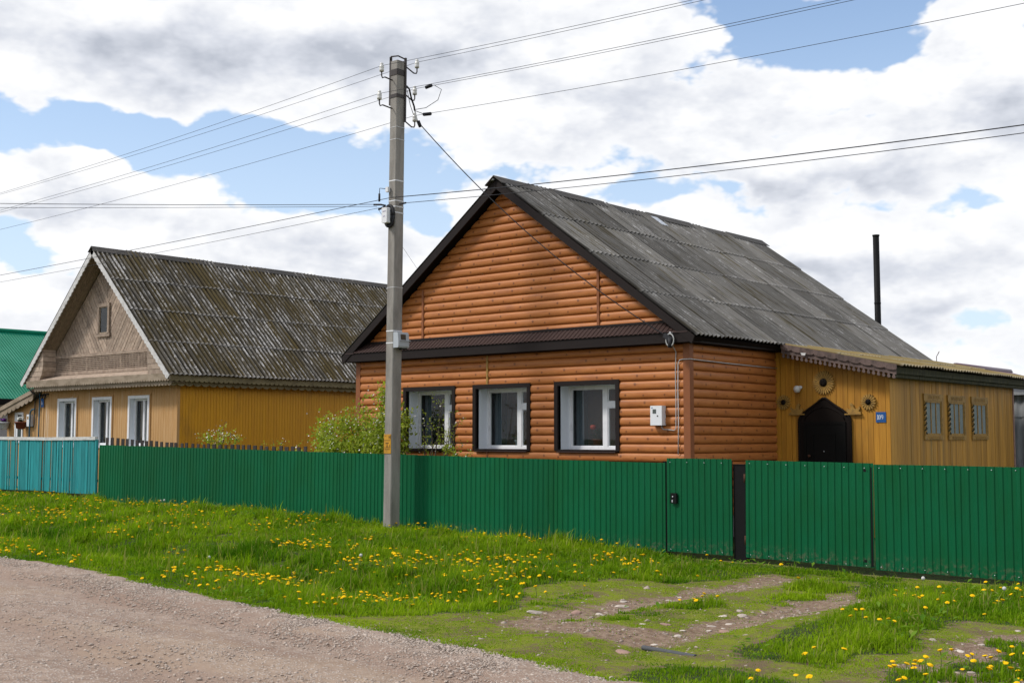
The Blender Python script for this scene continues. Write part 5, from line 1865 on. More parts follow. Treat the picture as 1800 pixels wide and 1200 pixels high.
# stovepipe behind the log house
ch = empty('stovepipe', (-13.77, 31.0, 0), 'tall black stovepipe rising behind the roof of the log house', 'chimney')
mb = MB(); mb.tube([(-13.77, 31, -.1), (-13.77, 31, 3.7), (-13.775, 31, 7.34)], .084, 14)
mb.build('pipe', MATS['black_metal'], ch)
mb = MB(); mb.lathe([(.088, 7.30), (.094, 7.31), (.094, 7.345), (.07, 7.345)], (-13.775, 31, 0), 14)
mb.build('rim', MATS['black_metal'], ch)
mb = MB(); mb.lathe([(.089, 5.48), (.089, 5.52)], (-13.773, 31, 0), 14)
mb.build('joint', MATS['black_metal'], ch)
an = empty('vent_with_whip', (-13.0, 33.0, 0), 'small roof vent with a thin bent whip aerial behind the annex', 'aerial')
mb = MB(); mb.lathe([(.05, 0), (.05, 3.9), (.085, 3.9), (.085, 3.98), (.05, 4.0)], (-13.0, 33, 0), 10)
mb.build('vent', MATS['rusty_metal'], an)
mb = MB(); mb.tube([(-13.0, 33, 3.98), (-13.0, 33, 4.14), (-12.96, 33, 4.2), (-12.92, 33, 4.28)], .01, 5)
mb.build('whip', MATS['rusty_metal'], an)

# ------------------------------------------------------------------ fences and gates
FY = 17.35


def fence_top(x):
    return 1.48 + 0.0138 * (-11.54 - x)


def screws(mb, pts, y):
    for x, z in pts:
        mb.lathe([(.007, -.016), (.007, -.006), (.004, 0)], (x, y, z), 6, 'y')


def build_fences():
    f = empty('green_sheet_fence', (-20.4, FY, 0), 'long green profiled metal fence running behind the utility pole', 'fence')
    n = 15
    x0, x1 = -29.27, -11.56
    w = (x1 - x0) / n
    me = corrugated('fence_sheet', w + .02, 1.50, .1155, .013, MATS['green_sheet'], trap=True, th=.004)
    rng = random.Random(2)
    for k in range(n):
        a = x0 + k * w
        al = Vector((1, 0, -0.0138))
        m = frame((a, FY + (.003 if k % 2 else 0), fence_top(a) - 1.50), al, (rng.uniform(-.002, .002), rng.uniform(-.006, .006), 1), (0, -1, 0))
        place('sheet', me, f, m)
    mb = MB()
    for k in range(9):
        x = x0 + .3 + k * 2.15
        mb.box(x - .03, x + .03, FY + .08, FY + .14, -.5, fence_top(x) - .02)
    mb.build('posts', MATS['black_metal'], f)
    for dz in (-.25, -1.2):
        mb = MB()
        mb.bar((x0, FY + .05, fence_top(x0) + dz), (x1, FY + .05, fence_top(x1) + dz), .04, .05)
        mb.build('rail', MATS['black_metal'], f)
    # dark pickets of an older fence showing above
    d = empty('dark_picket_fence', (-25.5, FY + .2, 0), 'old dark picket fence whose tops show above the green fence', 'fence')
    mep = MB(); mep.box(-.055, .055, -.011, .011, 0, 1.55)
    mep = mep.mesh('picket', MATS['black_picket'])
    x = -29.2
    while x < -20.9:
        zt = np.interp(x, [-29.6, -26.3, -21.8], [1.94, 1.79, 1.715]) + rng.uniform(-.012, .012)
        place('picket', mep, d, Matrix.Translation((x, FY + .20, zt - 1.55)) @ Matrix.Rotation(rng.uniform(-.02, .02), 4, 'Y') @ Matrix.Rotation(rng.uniform(-.15, .15), 4, 'Z'))
        x += .225 + rng.uniform(-.012, .012)
    mb = MB(); mb.box(-29.3, -20.8, FY + .215, FY + .255, 1.05, 1.13)
    mb.build('rail', MATS['black_picket'], d)
    # turquoise fence
    t = empty('turquoise_picket_fence', (-32.9, FY, .4), 'turquoise picket fence with a white top rail', 'fence')
    mep = MB()
    mep.prism([(-.060, 0), (.060, 0), (.060, 1.42), (-.060, 1.42)], lambda u, v, dd: (u, dd, v), -.012, .012)
    mep = mep.mesh('picket', MATS['turquoise'])
    x = -37.2
    while x < -29.33:
        zt = 1.86 + .012 * math.sin(x * 1.7)
        place('picket', mep, t, Matrix.Translation((x, FY - .03 + rng.uniform(-.006, .006), zt - 1.42)) @ Matrix.Rotation(rng.uniform(-.012, .012), 4, 'Y') @ Matrix.Rotation(rng.uniform(-.25, .25), 4, 'Z'))
        x += .150 + rng.uniform(-.008, .008)
    for a, b, za, zb in ((-37.3, -31.9, 1.925, 1.885), (-31.9, -29.36, 1.885, 1.90)):
        mb = MB(); mb.bar((a + .003, FY - .03, za), (b - .003, FY - .03, zb), .09, .085)
        mb.build('top_rail', MATS['rail_white'], t)
    mb = MB(); mb.box(-37.2, -29.35, FY + .0, FY + .04, .75, .82)
    mb.build('rail', MATS['turquoise'], t)
    mb = MB(); mb.box(-29.40, -29.34, FY - .05, FY + .02, .35, 1.86)
    mb.build('end_post', MATS['turquoise'], t)
    # wicket
    g = empty('wicket_gate', (-10.87, FY, 0), 'narrow green sheet-metal wicket with a black lock plate', 'gate')
    me = corrugated('wicket_sheet', 1.245, 1.545, .1132, .013, MATS['green_sheet'], trap=True, th=.004)
    place('sheet', me, g, frame((-11.485, FY - .02, .022), (1, 0, -.004), (0, 0, 1), (0, -1, 0)))
    mb = MB()
    screws(mb, [(-11.40 + k * .33, z) for k in range(4) for z in (.06, 1.50)], FY - .034)
    mb.build('screws', MATS['galvanised'], g)
    mb = MB()
    mb.box(-11.375, -11.265, FY - .075, FY - .036, .82, .99)
    lk = mb.build('lock_plate', MATS['black_metal'], g)
    mb = MB(); mb.lathe([(.012, -.09), (.012, -.074)], (-11.33, FY, .93), 8, 'y'); mb.box(-11.35, -11.33, FY - .083, FY - .076, .84, .88)
    mb.build('keyhole', MATS['galvanised'], lk)
    mb = MB()
    for q in ((-11.47, -11.43, .05, 1.53), (-10.29, -10.25, .05, 1.53), (-11.43, -10.29, 1.45, 1.49), (-11.43, -10.29, .12, .16)):
        mb.box(q[0], q[1], FY + .0, FY + .035, q[2], q[3])
    mb.build('frame', MATS['black_metal'], g)
    for nm, x0, x1, zt, lab in (('gate_post', -11.575, -11.50, 1.50, 'slim black metal post between the fence and the wicket'), ('gate_post', -10.235, -10.015, 1.47, 'wide black metal post between the wicket and the driveway gate')):
        p = empty(nm, ((x0 + x1) / 2, FY + .06, 0), lab, 'post')
        mb = MB(); mb.box(x0, x1, FY + .02, FY + .14, -.4, zt)
        mb.build('column', MATS['black_metal'], p)
        mb = MB(); mb.box(x0 - .01, x1 + .01, FY + .01, FY + .15, zt, zt + .012)
        mb.build('cap', MATS['black_metal'], p)
        if x1 > -10.1:
            for z in (.28, 1.26):
                mb = MB(); mb.tube([(x1 + .008, FY - .005, z - .07), (x1 + .008, FY - .005, z + .07)], .018, 8)
                mb.build('hinge', MATS['rusty_metal'], p)
    # driveway gate leaves
    for i, (x0, x1, zb0, zb1, zt0, zt1, cuts) in enumerate(((-9.995, -7.855, .012, -.035, 1.555, 1.503, (1,)), (-7.825, -5.655, -.036, -.040, 1.508, 1.512, (.565,)))):
        g = empty('driveway_gate_leaf', ((x0 + x1) / 2, FY, 0), ['green sheet-metal driveway gate leaf beside the wide black post', 'green sheet-metal driveway gate leaf at the right end of the fence'][i], 'gate', 'driveway gate leaves')
        h = ((zt0 - zb0) + (zt1 - zb1)) / 2
        slope = (zb1 - zb0) / (x1 - x0)
        edges = [0.0] + [c for c in cuts if c < 1] + [1.0]
        for j in range(len(edges) - 1):
            a, b = x0 + (x1 - x0) * edges[j], x0 + (x1 - x0) * edges[j + 1]
            me = corrugated('gate_sheet', b - a + (.03 if j + 2 < len(edges) else 0), h, .1155, .013, MATS['green_sheet'], trap=True, th=.004)
            yaw = .012 if j else 0
            place('sheet', me, g, frame((a, FY - .02 - .003 * j, zb0 + slope * (a - x0)), (1, -yaw, slope), (0, 0, 1), (0, -1, 0)))
        mb = MB()
        pts = []
        for k in range(7):
            u = x0 + .1 + k * (x1 - x0 - .2) / 6
            s = slope * (u - x0)
            pts += [(u, zb0 + s + .05), (u, zb0 + s + h - .05)]
        screws(mb, pts, FY - .036)
        mb.build('screws', MATS['galvanised'], g)
        mb = MB()
        for q in ((x0 + .01, x0 + .05), (x1 - .05, x1 - .01)):
            mb.box(q[0], q[1], FY + .0, FY + .035, .0, 1.47)
        mb.box(x0 + .05, x1 - .05, FY + .001, FY + .034, 1.40, 1.44)
        mb.box(x0 + .05, x1 - .05, FY + .001, FY + .034, .06, .10)
        mb.build('frame', MATS['black_metal'], g)
    p = empty('gate_post', (-5.58, FY + .06, 0), 'black metal post at the right end of the driveway gate', 'post')
    mb = MB(); mb.box(-5.63, -5.53, FY + .02, FY + .12, -.4, 1.50)
    mb.build('column', MATS['black_metal'], p)
    mb = MB(); mb.box(-5.64, -5.52, FY + .01, FY + .13, 1.50, 1.512)
    mb.build('cap', MATS['black_metal'], p)


build_fences()

# ------------------------------------------------------------------ utility pole
PB_, PT_ = Vector((-17.70, 16.90, .0)), Vector((-17.60, 16.90, 9.52))
pole = empty('utility_pole', tuple(PB_), 'tall tapered concrete utility pole standing in front of the green fence', 'utility pole')


def pole_c(z):
    return PB_ + (PT_ - PB_) * (z / 9.52)


def pole_half(z):
    t = z / 9.52
    return (.112 - .010 * t, .130 - .014 * t)


def ring_at(z, grow=0.0, ch=.016):
    c = pole_c(z)
    a, b = pole_half(z)
    a, b = a + grow, b + grow
    q = [(-a + ch, -b), (a - ch, -b), (a, -b + ch), (a, b - ch), (a - ch, b), (-a + ch, b), (-a, b - ch), (-a, -b + ch)]
    return [(c.x + u, c.y + v, z) for u, v in q]


def build_pole():
    mb = MB()
    zs = [-.6, 0, 1.5, 3, 4.5, 6, 7.5, 9.0, 9.52]
    vs = [p for z in zs for p in ring_at(z)]
    fs = [(i * 8 + k, i * 8 + (k + 1) % 8, (i + 1) * 8 + (k + 1) % 8, (i + 1) * 8 + k) for i in range(len(zs) - 1) for k in range(8)]
    fs.append(tuple(range((len(zs) - 1) * 8, len(zs) * 8)))
    mb.add(vs, fs)
    mb.build('shaft', MATS['concrete'], pole)

    def band(z0, z1, grow, mat, name):
        mb = MB()
        vs = ring_at(z0, grow) + ring_at(z1, grow) + ring_at(z0, .001) + ring_at(z1, .001)
        fs = []
        for k in range(8):
            k2 = (k + 1) % 8
            fs += [(k, k2, 8 + k2, 8 + k), (16 + k, k, 8 + k, 24 + k), ]
            fs += [(8 + k, 8 + k2, 24 + k2, 24 + k), (k, 16 + k, 16 + k2, k2)]
        mb.add(vs, [f for i, f in enumerate(fs) if i % 4 != 1])
        return mb.build(name, MATS[mat], pole)
    band(9.22, 9.34, .010, 'steel_dark', 'steel_band')
    band(8.76, 8.83, .010, 'steel_dark', 'steel_band')
    for z in (7.05, 6.64, 6.52, 6.40, 7.9, 8.15, 4.02, 3.78, 4.9):
        band(z, z + (.022 if z < 7.2 and z != 4.9 else .008), .004, 'box_white', 'strap')
    # flat irons up two edges
    for (sx, sy, z0, z1) in ((-1, -1, 8.62, 9.62), (1, 1, 8.28, 9.60)):
        mb = MB()
        a, b = pole_c(z0), pole_c(z1)
        ha, hb = pole_half(z0), pole_half(z1)
        mb.bar((a.x + sx * (ha[0] + .012), a.y + sy * (ha[1] - .02), z0), (b.x + sx * (hb[0] + .012), b.y + sy * (hb[1] - .02), z1), .04, .04)
        mb.build('flat_iron', MATS['steel_dark'], pole)
    mb = MB()
    mb.tube([ring_at(9.55, .012)[7], ring_at(9.62, .0)[0], ring_at(9.60, .0)[2], ring_at(9.57, .012)[3]], .016, 6)
    mb.build('top_iron', MATS['steel_dark'], pole)
    # insulators on hooks
    for (y, z, s, zr_) in ((16.464, 9.342, -1, -.12), (17.457, 9.648, 1, -.05), (16.409, 8.760, -1, -.10), (17.396, 9.070, 1, -.10), (17.401, 8.510, 1, -.02)):
        x = -17.62
        zc = z - .10
        mb = MB()
        mb.lathe([(.030, zc - .02), (.046, zc - .018), (.050, zc + .03), (.040, zc + .045), (.048, zc + .06), (.046, zc + .10), (.030, zc + .115), (.034, zc + .13), (.034, zc + .155), (.012, zc + .165)], (x, y, 0), 12)
        ins = mb.build('insulator', MATS['porcelain'], pole)
        mb = MB()
        py = 16.90 + s * .135
        mb.tube([(x, py, zc - .13 + (0 if s < 0 else .10)), (x, y - s * .09, zc - .17 + (.02 if s > 0 else .06)), (x, y - s * .02, zc - .14), (x, y, zc - .10), (x, y, zc - .01)], .014, 6)
        mb.build('hook', MATS['steel_dark'], ins)
    # warning plate painted orange with ink marks
    zc, F = 1.79, None
    yv = 16.90 - .130 - .006
    mb = MB(); mb.box(-17.782, -17.585, yv - .003, yv + .004, 1.60, 1.98)
    sg = mb.build('warning_plate', MATS['sign_orange'], pole, label='orange painted warning plate with black marks')
    mb = MB()
    for q in ((-17.775, -17.595, 1.855, 1.863), (-17.735, -17.645, 1.80, 1.812), (-17.697, -17.683, 1.735, 1.80), (-17.715, -17.665, 1.73, 1.738), (-17.64, -17.628, 1.89, 1.955), (-17.628, -17.60, 1.918, 1.928), (-17.605, -17.593, 1.89, 1.955),
              (-17.76, -17.72, 1.945, 1.953), (-17.775, -17.595, 1.715, 1.723), (-17.76, -17.61, 1.69, 1.695), (-17.76, -17.61, 1.676, 1.681), (-17.62, -17.605, 1.73, 1.77)):
        mb.box(q[0], q[1], yv - .0055, yv - .0031, q[2], q[3])
    mb.build('marks', MATS['ink'], sg)


build_pole()

# boxes strapped to the pole: things of their own
t = empty('splice_box', (-17.72, 16.70, 6.2), 'white splice box backed by an oval black cable coil on the pole', 'box')
mb = MB()
cz, cyp = 6.34, 16.74
pts = [(-17.66 + .13 * math.cos(a), cyp, cz + .215 * math.sin(a)) for a in [k * math.pi / 10 for k in range(21)]]
mb.tube(pts, .030, 6)
pts = [(-17.66 + .085 * math.cos(a), cyp - .02, cz + .165 * math.sin(a)) for a in [k * math.pi / 10 for k in range(21)]]
mb.tube(pts, .026, 6)
mb.build('cable_coil', MATS['wire_black'], t)
mb = MB()
mb.prism([(-17.74, cz - .14), (-17.725, cz - .155), (-17.605, cz - .155), (-17.59, cz - .14), (-17.59, cz + .14), (-17.605, cz + .155), (-17.725, cz + .155), (-17.74, cz + .14)], XY(cyp), -.135, -.03)
mb.build('case', MATS['box_white'], t)
mb = MB()
for k, w in enumerate((.09, .06)):
    mb.box(-17.665 - w / 2, -17.665 + w / 2, cyp - .138, cyp - .1355, cz + .07 - k * .10, cz + .085 - k * .10)
mb.build('print', MATS['print_violet'], t)
t = empty('pole_meter_box', (-17.52, 16.86, 3.68), 'grey meter box with a clear window strapped to the concrete pole', 'meter box')
px = -17.66 + .125
mb = MB()
prof = [(.0, 3.69), (.13, 3.69), (.145, 3.72), (.145, 3.83), (.13, 3.96), (.11, 4.0), (.0, 4.0)]
mb.prism(prof, lambda u, v, d: (px + u, d, v), 16.76, 17.06)
mb.build('case', MATS['box_grey'], t)
mb = MB(); mb.prism([(.1465, 3.845), (.1365, 3.955), (.130, 3.955), (.140, 3.845)], lambda u, v, d: (px + u, d, v), 16.83, 16.97)
mb.build('display_window', MATS['meter_glass'], t)
mb = MB(); mb.box(px + .10, px + .165, 16.80, 17.08, 3.822, 3.836)
mb.build('lip', MATS['box_grey'], t)
mb = MB(); mb.box(px + .02, px + .10, 16.9, 17.05, 3.66, 3.689)
mb.build('gland', MATS['wire_black'], t)
t = empty('cable_tensioner', (-17.74, 16.75, 6.6), 'small black cable tensioners on a bracket below the white clamp', 'clamp')
mb = MB(); mb.box(-17.735, -17.665, 16.70, 16.765, 6.83, 6.93)
mb.build('bracket', MATS['box_white'], t)
mb = MB(); mb.tube([(-17.74, 16.73, 6.90), (-17.90, 16.70, 6.93), (-17.91, 16.70, 6.78)], .008, 5); mb.tube([(-17.91, 16.70, 6.82), (-17.91, 16.70, 6.66)], .022, 6)
mb.tube([(-17.75, 16.72, 6.56), (-17.86, 16.70, 6.59), (-18.05, 16.68, 6.61)], .02, 6)
mb.tube([(-17.76, 16.72, 6.54), (-17.93, 16.70, 6.50)], .02, 6)
mb.tube([(-17.48, 16.85, 6.57), (-17.25, 16.80, 6.565)], .018, 6)
mb.build('tensioner', MATS['wire_black'], t)


# ------------------------------------------------------------------ overhead wires
def wire(name, a, b, sag, label, r=.008, group='overhead wires', n=28, mat='wire_black'):
    a, b = Vector(a), Vector(b)
    mb = MB()
    pts = []
    for k in range(n + 1):
        t = k / n
        p = a.lerp(b, t)
        p.z -= 4 * sag * t * (1 - t)
        pts.append(p)
    mb.tube(pts, r, 4, False)
    o = mb.build(name, MATS[mat], label=label, cat='wire', group=group, loc=tuple(a), recalc=False)
    return o


for nm, y, z, sl_, sr_ in (('top front', 16.464, 9.345, .53, .66), ('top rear', 17.457, 9.65, .44, .58), ('second front', 16.409, 8.765, .47, .60), ('second rear', 17.396, 9.075, .44, .58), ('lowest bare', 17.401, 8.515, .40, .61)):
    wire('power_wire', (-17.62, y, z), (-57.62, y, z), sl_, 'bare power wire from the %s insulator running off to the left' % nm, .0045)
    wire('power_wire', (-17.62, y, z), (22.38, y, z), sr_, 'bare power wire from the %s insulator running off to the right' % nm, .0045)
wire('telecom_cable', (-17.62, 16.75, 6.71), (-57.6, 16.75, 6.71), .16, 'upper black cable below the power wires running off to the left', .0065)
wire('telecom_cable', (-17.62, 16.75, 6.71), (22.4, 16.75, 6.71), .71, 'upper black cable below the power wires running off to the right', .0085)
wire('telecom_cable', (-17.9, 16.70, 6.53), (-57.6, 16.75, 6.60), .22, 'thinner lower cable below the power wires running off to the left', .0045)
wire('telecom_cable', (-17.28, 16.80, 6.565), (22.4, 16.75, 6.6), .68, 'thinner lower cable below the power wires running off to the right', .006)
wire('telecom_cable', (-18.0, 16.68, 6.61), (-31.6, 4.0, 6.75), .10, 'upper of two level cables crossing from the pole to the left', .006)
wire('telecom_cable', (-17.95, 16.68, 6.56), (-31.3, 4.0, 6.45), .05, 'lower of two level cables crossing from the pole to the left', .0045)
wire('drop_wire', (-17.95, 16.72, 6.50), (-26.0, 27.5, 5.6), .1, 'thin drop wire slanting down from the pole behind the ochre house', .004)
wire('service_cable', (-17.62, 17.50, 8.40), (-12.46, 18.86, 3.77), .33, 'black service cable slanting down from the pole to the eave corner', .010)
# loose tails and clamps at the top of the pole
t = empty('service_clamps', (-17.6, 17.2, 8.4), 'black clamps and loose tails where the service cable joins the power wires', 'clamp')
mb = MB()
mb.tube([(-17.50, 17.02, 8.98), (-17.55, 17.10, 9.05), (-17.58, 17.2, 9.02), (-17.6, 17.28, 8.85), (-17.6, 17.36, 8.70), (-17.62, 17.40, 8.62)], .020, 6)
mb.tube([(-17.62, 17.40, 8.62), (-17.62, 17.45, 8.50), (-17.62, 17.50, 8.36)], .010, 5)
mb.tube([(-17.62, 17.50, 8.42), (-17.58, 17.53, 8.30)], .038, 7)
mb.build('cable_end', MATS['wire_black'], t)
mb = MB()
mb.tube([(-17.62, 17.40, 8.64), (-17.40, 17.50, 8.66), (-17.15, 17.60, 8.80), (-17.05, 17.60, 9.0), (-17.16, 17.5, 9.09), (-17.22, 17.40, 9.05)], .007, 5)
mb.tube([(-17.62, 17.40, 8.62), (-17.40, 17.42, 8.52), (-17.22, 17.42, 8.505)], .007, 5)
mb.tube([(-17.56, 17.12, 8.98), (-17.6, 17.25, 8.70), (-17.62, 17.38, 8.50)], .007, 5)
mb.build('tails', MATS['wire_black'], t)
mb = MB()
mb.tube([(-17.30, 17.40, 9.045), (-17.14, 17.40, 9.06)], .036, 7)
mb.tube([(-17.36, 17.40, 8.495), (-17.16, 17.40, 8.475)], .036, 7)
mb.build('piercing_clamp', MATS['wire_black'], t)


# ------------------------------------------------------------------ shrubs
def leaf_cloud(name, pts, size, parent, mat, tr, rng, upright=0.25, dry=0.0, bright=(0, 1)):
    P = np.asarray(pts)
    n = len(P)
    nrm = rng.normal(size=(n, 3)) + np.array([0, -0.2, upright])
    nrm /= np.linalg.norm(nrm, axis=1)[:, None]
    a = np.cross(nrm, rng.normal(size=(n, 3)))
    a /= np.linalg.norm(a, axis=1)[:, None]
    b = np.cross(nrm, a)
    s = size * rng.uniform(.6, 1.3, n)[:, None]
    V = np.stack([P - a * s, P + b * s * .5 - nrm * s * .12, P + a * s, P - b * s * .5 - nrm * s * .12], 1).reshape(-1, 3)
    i = np.arange(n)[:, None] * 4
    T = np.concatenate([i + np.array([[0, 1, 2]]), i + np.array([[0, 2, 3]])], 0)
    tint = np.zeros((n, 3))
    tint[:, 0] = np.clip(rng.uniform(bright[0], bright[1], n) * .7 + .3 * vnoise(P[:, 0] * 3, P[:, 2] * 3, 1.0, 2), 0, 1)
    tint[:, 1] = (rng.uniform(size=n) < dry) * .5
    me = np_mesh(name, V - np.array(ORG[parent.name]), T, MATS[mat], np.repeat(tint, 4, 0))
    o = bpy.data.objects.new(name, me)
    COL.objects.link(o)
    o.parent = parent
    ORG[o.name] = ORG[parent.name]
    o['kind'] = 'stuff'
    return o


def shrub(name, label, base, tips, seed, leaves, lsize, blossoms=0, spread=.16, sub=5, low=.25, mat='shrub_leaf', dry=.03, r0=.022, bsize=.016):
    rng = np.random.default_rng(seed)
    t = empty(name, base, label, 'shrub')
    mb = MB()
    pts, tipw = [], []
    B = np.array(base)
    for tp in tips:
        tp = np.array(tp, float)
        mid = B * .45 + tp * .55 + np.array([rng.normal(0, .10), rng.normal(0, .10), .12])
        curve = [(1 - u) ** 2 * B + 2 * u * (1 - u) * mid + u * u * tp for u in np.linspace(0, 1, 9)]
        mb.tube([tuple(c) for c in curve], [r0 * (1 - .85 * k / 8) for k in range(9)], 5)
        L = np.linalg.norm(tp - B)
        for k in range(sub):
            u = rng.uniform(.3, .95)
            c = (1 - u) ** 2 * B + 2 * u * (1 - u) * mid + u * u * tp
            d = rng.normal(size=3) * np.array([1, .8, .6]) + np.array([0, 0, .7])
            d = d / np.linalg.norm(d) * rng.uniform(.15, .45) * L * .45
            mb.tube([tuple(c), tuple(c + d * .5 + np.array([0, 0, .02])), tuple(c + d)], [.008, .006, .003], 4)
            for q in np.linspace(.2, 1.05, 5):
                pts.append(c + d * q)
                tipw.append(u)
        for u in np.linspace(low, 1.0, 9):
            pts.append((1 - u) ** 2 * B + 2 * u * (1 - u) * mid + u * u * tp)
            tipw.append(u)
    mb.build('branches', MATS['bark'], t)
    pts, tipw = np.array(pts), np.array(tipw)
    k = rng.integers(0, len(pts), leaves)
    LP = pts[k] + rng.normal(size=(leaves, 3)) * spread * np.array([.6, .6, .45])
    leaf_cloud('leaves', LP, lsize, t, mat, 0, rng, dry=dry)
    if blossoms:
        w = tipw ** 1.5
        k = rng.choice(len(pts), blossoms, p=w / w.sum())
        c = pts[k] + rng.normal(size=(blossoms, 3)) * spread * np.array([.65, .65, .5]) + np.array([0, -.02, .03])
        # five-petalled cups
        V, T = [], []
        ang = np.arange(5) * 2 * math.pi / 5
        nn = rng.normal(size=(blossoms, 3)) * .7 + np.array([.25, -.45, .6])
        nn /= np.linalg.norm(nn, axis=1)[:, None]
        a = np.cross(nn, np.array([0.3, .1, 1.0])); a /= np.linalg.norm(a, axis=1)[:, None]
        b = np.cross(nn, a)
        rr = bsize * rng.uniform(.7, 1.35, blossoms)[:, None]
        ring = [c + (a * math.cos(x) + b * math.sin(x)) * rr + nn * rr * .35 for x in ang]
        V = np.stack([c] + ring, 1).reshape(-1, 3)
        i = np.arange(blossoms)[:, None] * 6
        T = np.concatenate([i + np.array([[0, 1 + j, 1 + (j + 1) % 5]]) for j in range(5)], 0)
        me = np_mesh('blossoms', V - np.array(ORG[t.name]), T, MATS['blossom'])
        o = bpy.data.objects.new('blossoms', me)
        COL.objects.link(o)
        o.parent = t
        o['kind'] = 'stuff'
    return t


shrub('blossoming_shrub', 'white-blossomed leafy shrub between the green fence and the log house', (-19.8, 18.25, .15),
      [(-21.45, 18.2, 1.95), (-21.5, 18.3, 2.15), (-21.15, 18.1, 2.1), (-20.85, 18.3, 2.42), (-20.6, 18.2, 1.95), (-20.4, 18.15, 2.25), (-20.05, 18.3, 2.4), (-19.75, 18.2, 2.1), (-19.45, 18.35, 2.8), (-19.3, 18.2, 2.45),
       (-19.05, 18.3, 2.5), (-18.85, 18.2, 2.2), (-18.72, 18.3, 2.45), (-21.3, 18.2, 1.75), (-20.2, 18.1, 1.8), (-19.2, 18.1, 1.8), (-18.8, 18.1, 1.75), (-20.9, 18.1, 1.8)],
      21, 17000, .044, 1300, .20, 9, .35)
shrub('leafy_bush', 'sparse thorny bush with thin bent twigs in front of the window', (-18.2, 18.45, .2),
      [(-17.75, 18.4, 2.72), (-17.45, 18.4, 2.45), (-17.25, 18.4, 2.30), (-17.6, 18.45, 2.15), (-18.1, 18.4, 2.30), (-18.3, 18.4, 2.05), (-17.85, 18.4, 1.95)],
      33, 620, .026, 30, .09, 5, .45, dry=.12, r0=.024)
shrub('low_sapling', 'small leafy sapling shoots below the half hidden window', (-17.4, 18.3, .2), [(-17.55, 18.3, 1.75), (-17.2, 18.3, 1.66), (-17.35, 18.3, 1.7), (-16.95, 18.3, 1.60)], 35, 420, .026, 10, .07, 3, .6)
shrub('pale_shrub', 'pale-leaved shrub rising above the dark pickets beside the ochre house', (-25.9, 18.6, .3),
      [(-25.55, 18.6, 2.30), (-25.75, 18.6, 2.15), (-26.3, 18.6, 2.0), (-26.1, 18.6, 1.9), (-25.3, 18.6, 2.05), (-25.0, 18.6, 1.95), (-25.6, 18.6, 1.9)], 41, 750, .036, 140, .11, 4, .5)
shrub('small_shrub', 'small green shoots above the pickets midway along the ochre wall', (-23.6, 18.6, .3), [(-23.6, 18.6, 1.85), (-23.3, 18.6, 1.8), (-23.9, 18.6, 1.76), (-22.6, 18.6, 1.78)], 43, 220, .032, 14, .08, 3, .6)


# ------------------------------------------------------------------ grass
def in_view(x, y, margin=5.0):
    az = np.degrees(np.arctan2(x, y))
    return (az > -63.6 - margin) & (az < -17.8 + 2.4 * margin)


